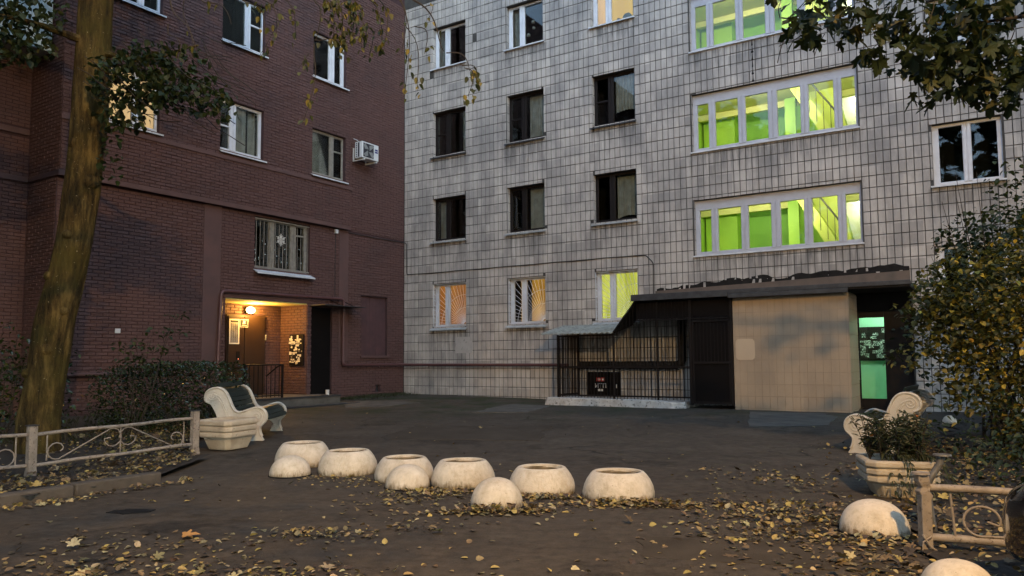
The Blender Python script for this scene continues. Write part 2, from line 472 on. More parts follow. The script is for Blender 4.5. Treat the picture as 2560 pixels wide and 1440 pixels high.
# ------------------------------------------------------------------ mesh helpers
class MB:
    def __init__(self):
        self.v, self.f, self.t = [], [], []

    def add(self, vs, fs, tint=None):
        o = len(self.v)
        self.v.extend(vs)
        self.f.extend([tuple(i + o for i in f) for f in fs])
        if tint is not None:
            self.t.extend([tint] * len(fs))
        return self

    def box(self, x0, x1, y0, y1, z0, z1, mat=None):
        vs = [(x, y, z) for z in (z0, z1) for y in (y0, y1) for x in (x0, x1)]
        if mat is not None:
            vs = [tuple(mat @ Vector(v)) for v in vs]
        return self.add(vs, [(0, 2, 3, 1), (4, 5, 7, 6), (0, 1, 5, 4), (2, 6, 7, 3), (0, 4, 6, 2), (1, 3, 7, 5)])

    def tube(self, pts, r, n=8, closed=False):
        pts = [Vector(p) for p in pts]
        k = len(pts)
        rs = r if isinstance(r, (list, tuple)) else [r] * k
        rings = []
        ref = None
        for i, p in enumerate(pts):
            a = pts[(i - 1) % k] if (i > 0 or closed) else p
            b = pts[(i + 1) % k] if (i < k - 1 or closed) else p
            t = (b - a).normalized()
            if ref is None:
                ref = Vector((0, 0, 1)) if abs(t.z) < 0.9 else Vector((1, 0, 0))
            x = (ref - t * ref.dot(t)).normalized()
            ref = x
            y = t.cross(x)
            rings.append([tuple(p + (x * math.cos(2 * math.pi * j / n) + y * math.sin(2 * math.pi * j / n)) * rs[i]) for j in range(n)])
        vs = [v for ring in rings for v in ring]
        fs = []
        for i in range(k if closed else k - 1):
            i2 = (i + 1) % k
            for j in range(n):
                fs.append((i * n + j, i * n + (j + 1) % n, i2 * n + (j + 1) % n, i2 * n + j))
        if not closed:
            fs.append(tuple(range(n - 1, -1, -1)))
            fs.append(tuple((k - 1) * n + j for j in range(n)))
        return self.add(vs, fs)

    def lathe(self, prof, n=32, cx=0, cy=0, wob=0.0):
        vs, fs = [], []
        k = len(prof)
        for i, (r, z) in enumerate(prof):
            for j in range(n):
                a = 2 * math.pi * j / n
                q = 1 + wob * math.sin(3 * a + i) + wob * 0.6 * math.sin(7 * a + 2 * i)
                vs.append((cx + r * q * math.cos(a), cy + r * q * math.sin(a), z))
        for i in range(k - 1):
            for j in range(n):
                fs.append((i * n + j, i * n + (j + 1) % n, (i + 1) * n + (j + 1) % n, (i + 1) * n + j))
        fs.append(tuple(range(n - 1, -1, -1)))
        fs.append(tuple((k - 1) * n + j for j in range(n)))
        return self.add(vs, fs)

    def prism(self, poly, fn, d0, d1):
        """extrude a 2-D outline from depth d0 to d1; fn(a, b, d) gives the 3-D point"""
        n = len(poly)
        vs = [fn(a, b, d0) for a, b in poly] + [fn(a, b, d1) for a, b in poly]
        fs = [tuple(range(n - 1, -1, -1)), tuple(range(n, 2 * n))]
        fs += [(i, (i + 1) % n, n + (i + 1) % n, n + i) for i in range(n)]
        return self.add(vs, fs)

    def build(self, name, mat, parent=None, smooth=False, loc=None, bevel=0.0, angle=35, kind=None):
        me = bpy.data.meshes.new(name)
        me.from_pydata(self.v, [], self.f)
        if self.t and len(self.t) == len(self.f):
            at = me.attributes.new('tint', 'FLOAT_COLOR', 'FACE')
            at.data.foreach_set('color', np.array([(*c, 1.0) for c in self.t], dtype=np.float32).ravel())
        me.materials.append(M[mat] if isinstance(mat, str) else mat)
        o = bpy.data.objects.new(name, me)
        C.objects.link(o)
        if parent is not None:
            o.parent = parent
        if loc is not None:
            o.location = loc
        if smooth:
            me.polygons.foreach_set('use_smooth', [True] * len(me.polygons))
            if hasattr(me, 'set_sharp_from_angle'):
                me.set_sharp_from_angle(angle=R(angle))
        if bevel:
            b = o.modifiers.new('bevel', 'BEVEL')
            b.width = bevel
            b.segments = 2
            b.limit_method = 'ANGLE'
        if kind:
            o['kind'] = kind
        me.update()
        return o


def tag(o, label=None, cat=None, group=None, kind=None):
    if label:
        o['label'] = label
    if cat:
        o['category'] = cat
    if group:
        o['group'] = group
    if kind:
        o['kind'] = kind
    return o


def thing(name, label, cat, loc=(0, 0, 0), rz=0.0, group=None):
    o = bpy.data.objects.new(name, None)
    o.empty_display_size = 0.2
    C.objects.link(o)
    o.location = loc
    o.rotation_euler = (0, 0, rz)
    return tag(o, label, cat, group)


def inst(name, mesh, parent=None, loc=(0, 0, 0), rot=(0, 0, 0), scale=(1, 1, 1)):
    o = bpy.data.objects.new(name, mesh)
    C.objects.link(o)
    if parent is not None:
        o.parent = parent
    o.location, o.rotation_euler, o.scale = loc, rot, scale
    return o


def copy_tree(o, parent=None):
    c = o.copy()
    C.objects.link(c)
    if parent is not None:
        c.parent = parent
    for ch in list(o.children):
        copy_tree(ch, c)
    return c


def light(name, typ, loc, energy, color, parent=None, size=0.1, target=None, angle=None, blend=0.5):
    l = bpy.data.lights.new(name, typ)
    l.energy = energy * G
    l.color = color
    if typ in ('POINT', 'SPOT'):
        l.shadow_soft_size = size
    if typ == 'SPOT':
        l.spot_size = angle
        l.spot_blend = blend
    o = bpy.data.objects.new(name, l)
    C.objects.link(o)
    if parent is not None:
        o.parent = parent
    o.location = loc
    if target is not None:
        o.rotation_euler = (Vector(target) - Vector(loc)).to_track_quat('-Z', 'Y').to_euler()
    return o


def ground(x, y):
    t = min(max((y - 8) / 9, 0), 1)
    s = min(max((y - 19.5) / 5, 0), 1)
    return 0.22 * t * t * (3 - 2 * t) + 0.11 * s * s * (3 - 2 * s)


def subtract(cell, ops):
    """cut openings out of a rectangle, keeping the largest piece that is left"""
    xa, xb, za, zb = cell
    for ox0, ox1, oz0, oz1 in ops:
        if xb <= ox0 or xa >= ox1 or zb <= oz0 or za >= oz1:
            continue
        best, area = None, 0
        for c in ((xa, ox0, za, zb), (ox1, xb, za, zb), (xa, xb, za, oz0), (xa, xb, oz1, zb)):
            a = max(0, c[1] - c[0]) * max(0, c[3] - c[2])
            if a > area:
                best, area = c, a
        if best is None or best[1] - best[0] < 0.03 or best[3] - best[2] < 0.025:
            return None
        xa, xb, za, zb = best
    return xa, xb, za, zb


def cells(x0, x1, z0, z1, w, h, gap, ops, bond=0.0, zorg=0.0, xorg=0.0):
    out = []
    r = math.floor((z0 - zorg) / h)
    while zorg + r * h < z1:
        za, zb = max(z0, zorg + r * h + gap / 2), min(z1, zorg + (r + 1) * h - gap / 2)
        off = xorg + (bond * w if r % 2 else 0)
        i = math.floor((x0 - off) / w)
        while off + i * w < x1:
            xa, xb = max(x0, off + i * w + gap / 2), min(x1, off + (i + 1) * w - gap / 2)
            if xb - xa > 0.03 and zb - za > 0.025:
                c = subtract((xa, xb, za, zb), ops)
                if c:
                    out.append(c)
            i += 1
        r += 1
    return out


def proud(mb, c, fn, d, jit, bev=0.004, slip=0.0):
    """one brick or tile: back edge on the wall, chamfered face standing d proud of it, slightly out of true"""
    xa, xb, za, zb = c
    if slip:
        s1, s2 = rnd.uniform(-slip, slip), rnd.uniform(-slip, slip)
        xa, xb, za, zb = xa + s1, xb + s1, za + s2, zb + s2
    j = [d + rnd.uniform(-jit, jit) for _ in range(4)]
    b = min(bev, (xb - xa) / 4, (zb - za) / 4)
    vs = [fn(xa, za, 0), fn(xb, za, 0), fn(xb, zb, 0), fn(xa, zb, 0),
          fn(xa + b, za + b, j[0]), fn(xb - b, za + b, j[1]), fn(xb - b, zb - b, j[2]), fn(xa + b, zb - b, j[3])]
    mb.add(vs, [(4, 5, 6, 7), (0, 1, 5, 4), (1, 2, 6, 5), (2, 3, 7, 6), (3, 0, 4, 7)])


def wall_grid(mb, x0, x1, z0, z1, ops, fn, rev):
    """a wall face with openings cut out of it and their reveals"""
    xs = sorted({x0, x1, *[v for o in ops for v in o[:2] if x0 < v < x1]})
    zs = sorted({z0, z1, *[v for o in ops for v in o[2:] if z0 < v < z1]})
    for i in range(len(xs) - 1):
        for k in range(len(zs) - 1):
            cx, cz = (xs[i] + xs[i + 1]) / 2, (zs[k] + zs[k + 1]) / 2
            if any(o[0] < cx < o[1] and o[2] < cz < o[3] for o in ops):
                continue
            mb.add([fn(xs[i], zs[k], 0), fn(xs[i + 1], zs[k], 0), fn(xs[i + 1], zs[k + 1], 0), fn(xs[i], zs[k + 1], 0)], [(0, 1, 2, 3)])
    for o in ops:
        a, b, c, d = max(o[0], x0), min(o[1], x1), max(o[2], z0), min(o[3], z1)
        if a >= b or c >= d:
            continue
        q = [(a, c), (b, c), (b, d), (a, d)]
        for i in range(4):
            p, r = q[i], q[(i + 1) % 4]
            mb.add([fn(*p, 0), fn(*r, 0), fn(*r, -rev), fn(*p, -rev)], [(0, 1, 2, 3)])


def room(mb, x0, x1, y0, y1, z0, z1):
    vs = [(x, y, z) for z in (z0, z1) for y in (y0, y1) for x in (x0, x1)]
    mb.add(vs, [(0, 1, 3, 2), (4, 6, 7, 5), (2, 3, 7, 6), (0, 2, 6, 4), (1, 5, 7, 3)])


def curtain(mb, x0, x1, z0, z1, y, amp=0.02, folds=9, sag=0.0):
    n = folds * 4
    vs, fs = [], []
    ph = rnd.random() * 6
    for i in range(n + 1):
        t = i / n
        x = x0 + (x1 - x0) * t
        yy = y + amp * math.sin(t * folds * 2 * math.pi + ph) + amp * 0.5 * math.sin(t * folds * 4.7 + ph)
        vs += [(x, yy, z0 + sag * math.sin(math.pi * t)), (x, yy * 0.5 + y * 0.5, z1)]
    for i in range(n):
        fs.append((2 * i, 2 * i + 2, 2 * i + 3, 2 * i + 1))
    mb.add(vs, fs)


def window(b, x0, x1, z0, z1, yp, panes, mat='pvc', transoms=None, yr=0.13, top=0.07, bot=0.08, sill='sill_white',
           curtains=(), label=None, ext=0.05, drop=0.07, out=0.09, depth=1.0, inside=True):
    """one window of a building: the frame is the part; panes, sill, curtain and the dark room are its sub-parts.
    panes: glass spans as fractions of the width; yp: plane of the wall; yr: how far the frame sits back"""
    w = x1 - x0
    y = yp + yr
    f = MB()
    g = 0.0015
    f.box(x0 + g, x1 - g, y, y + 0.07, z0 + g, z0 + bot)
    f.box(x0 + g, x1 - g, y, y + 0.07, z1 - top, z1 - g)
    e = [0.0] + [v for p in panes for v in p] + [1.0]
    for i in range(0, len(e), 2):
        xa, xb = x0 + w * e[i], x0 + w * e[i + 1]
        xa, xb = max(xa, x0 + g), min(xb, x1 - g)
        f.box(xa, xb, y + 0.001, y + 0.069, z0 + bot, z1 - top)
        if 0 < i < len(e) - 2:   # the two sashes that meet on a mullion stand proud of it, with a joint between
            m_ = (xa + xb) / 2
            f.box(xa + 0.012, m_ - 0.008, y - 0.018, y + 0.001, z0 + bot - 0.03, z1 - top + 0.03)
            f.box(m_ + 0.008, xb - 0.012, y - 0.018, y + 0.001, z0 + bot - 0.03, z1 - top + 0.03)
    for i, tz in (transoms or {}).items():
        pa, pb = x0 + w * panes[i][0], x0 + w * panes[i][1]
        zt = z0 + bot + (z1 - z0 - bot - top) * tz
        f.box(pa, pb, y + 0.01, y + 0.06, zt - 0.022, zt + 0.022)
    fo = f.build('window', mat, b, bevel=0.006)
    if label:
        fo['label'] = label
    for pa, pb in panes:
        MB().box(x0 + w * pa - 0.004, x0 + w * pb + 0.004, y + 0.03, y + 0.036, z0 + bot - 0.004, z1 - top + 0.004).build('pane', 'glass', fo)
    if sill:
        s = MB()
        a, c = x0 - ext, x1 + ext
        zf = z0 - drop
        vs = [(a, y - 0.002, z0 - 0.002), (c, y - 0.002, z0 - 0.002), (c, yp - out, zf + 0.035), (a, yp - out, zf + 0.035),
              (a, yp - out, zf), (c, yp - out, zf), (c, yp - out + 0.012, zf + 0.012), (a, yp - out + 0.012, zf + 0.012),
              (c, yp - 0.002, z0 - 0.034), (a, yp - 0.002, z0 - 0.034)]
        s.add(vs, [(0, 3, 2, 1), (3, 4, 5, 2), (4, 7, 6, 5), (7, 9, 8, 6), (0, 9, 7, 3), (1, 2, 6, 8), (9, 0, 1, 8), (3, 7, 4), (2, 5, 6)])
        s.build('sill', sill, fo)
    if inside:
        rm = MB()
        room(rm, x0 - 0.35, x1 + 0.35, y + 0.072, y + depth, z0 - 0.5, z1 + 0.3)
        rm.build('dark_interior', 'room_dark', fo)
    for cu in curtains:
        mb = MB()
        cx0, cx1 = x0 + w * cu[0], x0 + w * cu[1]
        curtain(mb, cx0, cx1, z0 + (z1 - z0) * cu[2], z1 + 0.02, y + 0.16 + 0.03 * rnd.random(), cu[4] if len(cu) > 4 else 0.02,
                cu[5] if len(cu) > 5 else 9, cu[6] if len(cu) > 6 else 0)
        mb.build('curtain', cu[3], fo, smooth=True)
    return fo


# ------------------------------------------------------------------ leaves
def leaf_shape(kind):
    if kind == 'maple':
        ang = [180, 150, 118, 100, 84, 66, 52, 40, 24, 12, 0]
        rad = [0.36, 0.30, 0.62, 0.52, 0.40, 0.82, 0.70, 0.36, 0.72, 0.80, 1.0]
        pts = [(r * math.cos(R(a)), r * math.sin(R(a)), 0.0) for a, r in zip(ang, rad)]
        pts = [(x * 0.62 + 0.38, y * 0.72, 0.10 * abs(y) - 0.12 * x * x) for x, y, _ in pts]
        up = pts
        dn = [(x, -y, z) for x, y, z in pts[1:-1]][::-1]
        ring = up + dn
        vs = [(0.36, 0, 0)] + ring
        fs = [(0, 1 + (i + 1) % len(ring), 1 + i) for i in range(len(ring))]
        return np.array(vs), fs
    wd = {'lime': 0.40, 'birch': 0.30, 'oval': 0.30, 'narrow': 0.10}[kind]
    st = [(0.0, 0.0), (0.16, 0.8), (0.42, 1.0), (0.75, 0.62), (1.0, 0.0)]
    vs = [(x, 0, -0.14 * x * x) for x, _ in st] + [(x, wd * w, 0.10 * w - 0.14 * x * x) for x, w in st[1:-1]] + [(x, -wd * w, 0.10 * w - 0.14 * x * x) for x, w in st[1:-1]]
    fs = [(0, 1, 5), (1, 2, 6, 5), (2, 3, 7, 6), (3, 4, 7), (0, 8, 1), (1, 8, 9, 2), (2, 9, 10, 3), (3, 10, 4)]
    return np.array(vs), fs


LEAF = {k: leaf_shape(k) for k in ('maple', 'lime', 'birch', 'oval', 'narrow')}


def leaves_into(mb, kind, pos, eul, size, cols):
    vs, fs = LEAF[kind]
    for p, e, s, c in zip(pos, eul, size, cols):
        m = np.array(Euler(e, 'XYZ').to_matrix())
        q = (vs * s) @ m.T + np.array(p)
        mb.add([tuple(v) for v in q], fs, c)


LEAF_MESH = {}


def leaf_mesh(kind, col, mat):
    key = (kind, col, mat)
    if key not in LEAF_MESH:
        mb = MB()
        vs, fs = LEAF[kind]
        mb.add([tuple(v) for v in vs], fs, col)
        o = mb.build('leaf', mat)
        LEAF_MESH[key] = o.data
        bpy.data.objects.remove(o)
    return LEAF_MESH[key]


def jitter_col(c, v=0.25):
    k = 1 + rnd.uniform(-v, v)
    return tuple(min(1, max(0.002, x * k * (1 + rnd.uniform(-0.08, 0.08)))) for x in c)


def foliage(parent, kind, mat, clusters, size, palette, singles=0, name='foliage', droop=(0.1, 1.1), pick=None):
    """clusters: (centre, radii, count). The biggest in view become leaf parts of their own, the rest one mass of leaves"""
    P, E, Z, K = [], [], [], []
    for c, r, n in clusters:
        for _ in range(n):
            while True:
                d = Vector((rnd.uniform(-1, 1), rnd.uniform(-1, 1), rnd.uniform(-1, 1)))
                if d.length < 1:
                    break
            P.append((c[0] + d.x * r[0], c[1] + d.y * r[1], c[2] + d.z * r[2]))
            E.append((rnd.uniform(-0.7, 0.7), rnd.uniform(*droop), rnd.uniform(0, 6.283)))
            Z.append(size * rnd.uniform(0.65, 1.25))
            K.append(rnd.choices([p[0] for p in palette], [p[1] for p in palette])[0])
    order = list(range(len(P)))
    if singles:
        order.sort(key=lambda i: pick(P[i]) if pick else Vector(P[i]).length)
        for i in order[:singles]:
            inst('leaf', leaf_mesh(kind, K[i], mat), parent, P[i], E[i], (Z[i],) * 3)
    rest = order[singles:]
    mb = MB()
    leaves_into(mb, kind, [P[i] for i in rest], [E[i] for i in rest], [Z[i] for i in rest], [jitter_col(K[i]) for i in rest])
    return mb.build(name, mat, parent, kind='stuff')


# ------------------------------------------------------------------ setting: ground
def ground_sheet():
    def axis(lo, hi, fine0, fine1, st):
        a = list(np.arange(fine0, fine1 + 1e-6, st))
        return [lo, lo * 0.4 + fine0 * 0.6] + a + [hi * 0.4 + fine1 * 0.6, hi]
    xs, ys = axis(-160, 160, -14, 18, 0.4), axis(-120, 200, -6, 34, 0.4)
    from mathutils import noise as mn
    vs, fs = [], []
    for y in ys:
        for x in xs:
            near = abs(x) < 16 and -6 < y < 34
            z = ground(x, y) + (0.012 * mn.noise((x * 0.7, y * 0.7, 0)) + 0.006 * mn.noise((x * 2.1, y * 2.1, 3)) if near else 0)
            vs.append((x, y, z))
    n = len(xs)
    for j in range(len(ys) - 1):
        for i in range(n - 1):
            fs.append((j * n + i, j * n + i + 1, (j + 1) * n + i + 1, (j + 1) * n + i))
    mb = MB()
    mb.add(vs, fs)
    return tag(mb.build('asphalt_yard', 'asphalt', smooth=True, angle=80), kind='structure')


ground_sheet()


def slab(name, poly, h, mat, sub=6, rough=0.0):
    """a sheet with an edge that follows the ground"""
    import mathutils.geometry as mg
    from mathutils import noise as mn
    pts = []
    n = len(poly)
    for i in range(n):
        a, b = poly[i], poly[(i + 1) % n]
        for k in range(sub):
            t = k / sub
            w = rough
            pts.append((a[0] + (b[0] - a[0]) * t + w * mn.noise((a[0] + t * 3, a[1], i)), a[1] + (b[1] - a[1]) * t + w * mn.noise((a[1] + t * 3, a[0], i + 9))))
    m = len(pts)
    top = [(x, y, ground(x, y) + h) for x, y in pts]
    low = [(x, y, ground(x, y) - 0.05) for x, y in pts]
    tri = mg.tessellate_polygon([[Vector((x, y, 0)) for x, y in pts]])
    mb = MB()
    mb.add(top + low, [tuple(t) for t in tri] + [(i, i + m, (i + 1) % m + m, (i + 1) % m) for i in range(m)])
    o = mb.build(name, mat)
    bm_fix(o)
    return tag(o, kind='structure')


def bm_fix(o):
    import bmesh
    bm = bmesh.new()
    bm.from_mesh(o.data)
    bmesh.ops.recalc_face_normals(bm, faces=bm.faces)
    bm.to_mesh(o.data)
    bm.free()


def bed_sheet(name, fn_in, x0, x1, y0, y1, h, st=0.3):
    """soil: an uneven sheet over the cells whose middle lies inside the bed"""
    from mathutils import noise as mn
    vs, fs, idx = [], [], {}

    def vid(i, j):
        if (i, j) not in idx:
            x, y = x0 + i * st, y0 + j * st
            idx[i, j] = len(vs)
            vs.append((x, y, ground(x, y) + h + 0.025 * mn.noise((x * 1.1, y * 1.1, 5)) + 0.012 * mn.noise((x * 3, y * 3, 1))))
        return idx[i, j]
    for i in range(int((x1 - x0) / st)):
        for j in range(int((y1 - y0) / st)):
            if fn_in(x0 + (i + 0.5) * st, y0 + (j + 0.5) * st):
                fs.append((vid(i, j), vid(i + 1, j), vid(i + 1, j + 1), vid(i, j + 1)))
    mb = MB()
    mb.add(vs, fs)
    return tag(mb.build(name, 'soil', smooth=True, angle=80), kind='structure')


KD = Vector((0.53, 0.848))                       # direction of the kerb and of the fence beside it


def left_edge(y):
    """x of the border of the left bed at depth y"""
    if y < 9.0:
        return -5.0 + (y - 7.56) * 0.628
    return np.interp(y, [9.0, 10.6, 11.2, 13.0, 15.5, 19], [-4.1, -4.1, -4.7, -5.1, -5.6, -6.4])


def right_edge(y):
    return np.interp(y, [-2, 3, 5.2, 6.6, 8, 10, 12, 14, 17], [3.0, 2.9, 2.9, 3.25, 4.2, 5.3, 6.6, 8.0, 9.6])


bed_sheet('soil_bed', lambda x, y: x < left_edge(y) - 0.12 and y < 24.77 + (x + 3.53) * 1.527 - 0.1, -15, -3.5, 2, 21, 0.075)
bed_sheet('soil_bed', lambda x, y: x > right_edge(y) + 0.05, 2.6, 17, -3, 17, 0.02)
slab('concrete_pad', [(-0.95, 17.35), (0.35, 17.2), (0.95, 19.6), (-0.1, 20.4)], 0.012, 'concrete', 8, 0.1)
slab('concrete_pad', [(4.3, 13.9), (5.75, 14.0), (6.5, 15.4), (6.6, 16.2), (5.2, 16.9)], 0.012, 'concrete', 8, 0.1)
slab('concrete_pad', [(-4.3, 19.6), (-3.2, 19.9), (-2.6, 21.2), (-4.2, 21.7), (-4.6, 20.8)], 0.012, 'concrete', 8, 0.15)
slab('asphalt_patch', [(-3.82, 7.26), (-3.62, 7.18), (-3.42, 7.27), (-3.40, 7.38), (-3.62, 7.42), (-3.78, 7.36)], 0.003, 'bitumen', 6, 0.03)


slab('asphalt_patch', [(0.9, 5.5), (2.0, 5.2), (2.75, 5.0), (2.8, 5.65), (1.9, 5.95), (1.0, 6.15)], 0.004, 'patched_asphalt', 8, 0.06)
slab('asphalt_patch', [(-2.2, 12.6), (0.4, 12.4), (0.7, 14.3), (-1.9, 14.6)], 0.004, 'patched_asphalt', 8, 0.25)


# kerb stones along the left bed
kerb = thing('kerb', None, None, (-4.1, 9.01, ground(-4.1, 9.01)), math.atan2(0.848, 0.53))
tag(kerb, kind='structure')
KM = MB().box(-0.985, 0, 0, 0.16, -0.2, 0.115).build('kerb_stone', 'kerb', kerb, loc=(0, 0, 0), bevel=0.018)
for i in range(1, 7):
    inst('kerb_stone', KM.data, kerb, (-1.0 * i + (0.03 if i == 2 else 0), rnd.uniform(-0.012, 0.012), rnd.uniform(-0.01, 0.008)), (0, 0, rnd.uniform(-0.012, 0.012)))
    C.objects[-1].modifiers.new('bevel', 'BEVEL').width = 0.018
apron = []


# ------------------------------------------------------------------ the tiled block (right-hand wall)
COR = Vector((-3.53, 24.77, 0))
AR, AL = R(32.6), R(33.2)
TB = thing('tiled_apartment_block', 'grey tiled apartment block with lime green stairwell windows and brown framed windows', 'apartment block', COR, -AR)
BB = thing('brick_apartment_block', 'dark red painted brick apartment block with a lamp-lit entrance recess', 'apartment block', COR, math.pi / 2 - AL)
MR, ML = Matrix.Translation(COR) @ Matrix.Rotation(-AR, 4, 'Z'), Matrix.Translation(COR) @ Matrix.Rotation(math.pi / 2 - AL, 4, 'Z')
M['tile'] = tile_mat('grey_ceramic_tile', TB, (0.43, 0.395, 0.35), (0.165, 0.16, 0.155), TW, TH, 0.9, 0.1, [((1.05, 2.65), (2.36, 5.1, 7.84, 10.75)), ((3.9, 5.5), (2.36, 5.1, 7.84, 10.75)), ((6.8, 8.35), (2.36, 5.1, 7.84, 10.75)), ((9.65, 13.9), (4.0, 6.71, 9.38)), ((15.1, 16.7), (2.4, 5.1, 7.88))])
M['grout'] = paint('dark_grout', (0.066, 0.061, 0.054), (0.028, 0.026, 0.023), 0.95, 3, 0.5, 30)
M['patch_grey'] = paint('smooth_grey_patch', (0.37, 0.345, 0.315), (0.31, 0.29, 0.265), 0.8, 4, 0.2)
M['porch_tile'] = tile_mat('beige_painted_tile', TB, (0.35, 0.262, 0.172), (0.22, 0.17, 0.12), 0.165, 0.275, 0.6, 0.015)
M['porch_grout'] = paint('porch_grout', (0.30, 0.225, 0.148), (0.22, 0.165, 0.11), 0.95, 1.2, 0.4, 30)
M['brick'] = brick_mat('red_painted_brick', BB)
M['mortar'] = paint('painted_mortar', (0.05, 0.022, 0.022), (0.03, 0.014, 0.014), 0.95, 4, 0.5, 40)


def ra(a, b, d):
    return (a, -d, b)


COLS = [(1.20, 2.51), (4.05, 5.34), (6.92, 8.21)]
ROWS = [(2.45, 3.82), (5.19, 6.55), (7.93, 9.36), (10.80, 12.16)]
STAIR = [(4.03, 5.48), (6.74, 8.27), (9.41, 10.91)]
OPS = [(*c, *r) for r in ROWS for c in COLS]
OPS += [(9.80, 13.77, *s) for s in STAIR]
OPS += [(15.24, 16.55, *r) for r in ((2.45, 3.82), (5.16, 6.53), (7.93, 9.36))]
DOOR = (13.50, 14.70, 0.20, 2.93)
CELLAR = (6.62, 7.64, 0.40, 1.06)
OPS += [DOOR, CELLAR]
wb = MB()
wall_grid(wb, 0, 24, -0.6, 21, OPS, ra, 0.16)  # unseen top raised past its likely storeys to shade the brick block
wb.add([(0, 0, 21), (24, 0, 21), (24, 12, 21), (0, 12, 21)], [(0, 1, 2, 3)])
wb.add([(24, 0, -0.6), (24, 12, -0.6), (24, 12, 21), (24, 0, 21)], [(0, 1, 2, 3)])
wb.build('wall', 'grout', TB)
tl = cells(0.03, 17.6, 0.02, 13.1, TW, TH, 0.0142, [(a - 0.002, b + 0.002, c - 0.002, d + 0.002) for a, b, c, d in OPS], zorg=0.05)
hid = (11.06, 13.52, 0.0, 3.1)
tl = [c for c in tl if not (hid[0] < c[0] and c[1] < hid[1] and c[3] < hid[3])]


def full(c):
    return abs(c[1] - c[0] - (TW - 0.0142)) < 1e-4 and abs(c[3] - c[2] - (TH - 0.0142)) < 1e-4


def tile_rank(c):
    p = MR @ Vector(((c[0] + c[1]) / 2, 0, (c[2] + c[3]) / 2))
    d = (p - Vector((0, 0, 1.4))).length
    px = 1280 + 1905 * p.x / p.y
    return d + (100 if px > 2330 or (px > 2180 and c[2] < 4) else 0)


cand = sorted([c for c in tl if full(c)], key=tile_rank)[:280]
single = set(cand)
variants = []
for k in range(6):
    t = MB()
    proud(t, (0, TW - 0.0142, 0, TH - 0.0142), ra, 0.011, 0.0035, 0.005)
    o = t.build('tile', 'tile')
    variants.append(o.data)
    bpy.data.objects.remove(o)
for c in cand:
    inst('tile', rnd.choice(variants), TB, (c[0], -0.0005, c[2]))
tm = MB()
for c in tl:
    if c not in single:
        if rnd.random() > 0.0012:
            proud(tm, c, ra, 0.011, 0.0045, 0.005, 0.0022)
# narrow tiles line the near reveal of every opening
for a, b, c, d in OPS[:-2]:
    for s, x in ((1, a), (-1, b)):
        for z in np.arange(math.floor((c - 0.05) / TH) * TH + 0.05, d, TH):
            za, zb = max(c, z + 0.006), min(d, z + TH - 0.006)
            if zb - za > 0.03:
                proud(tm, (0.004, 0.145, za, zb), lambda p, q, e, x=x, s=s: (x + s * e, p, q), 0.006, 0.002)
tm.build('tile_cladding', 'tile', TB, kind='stuff')


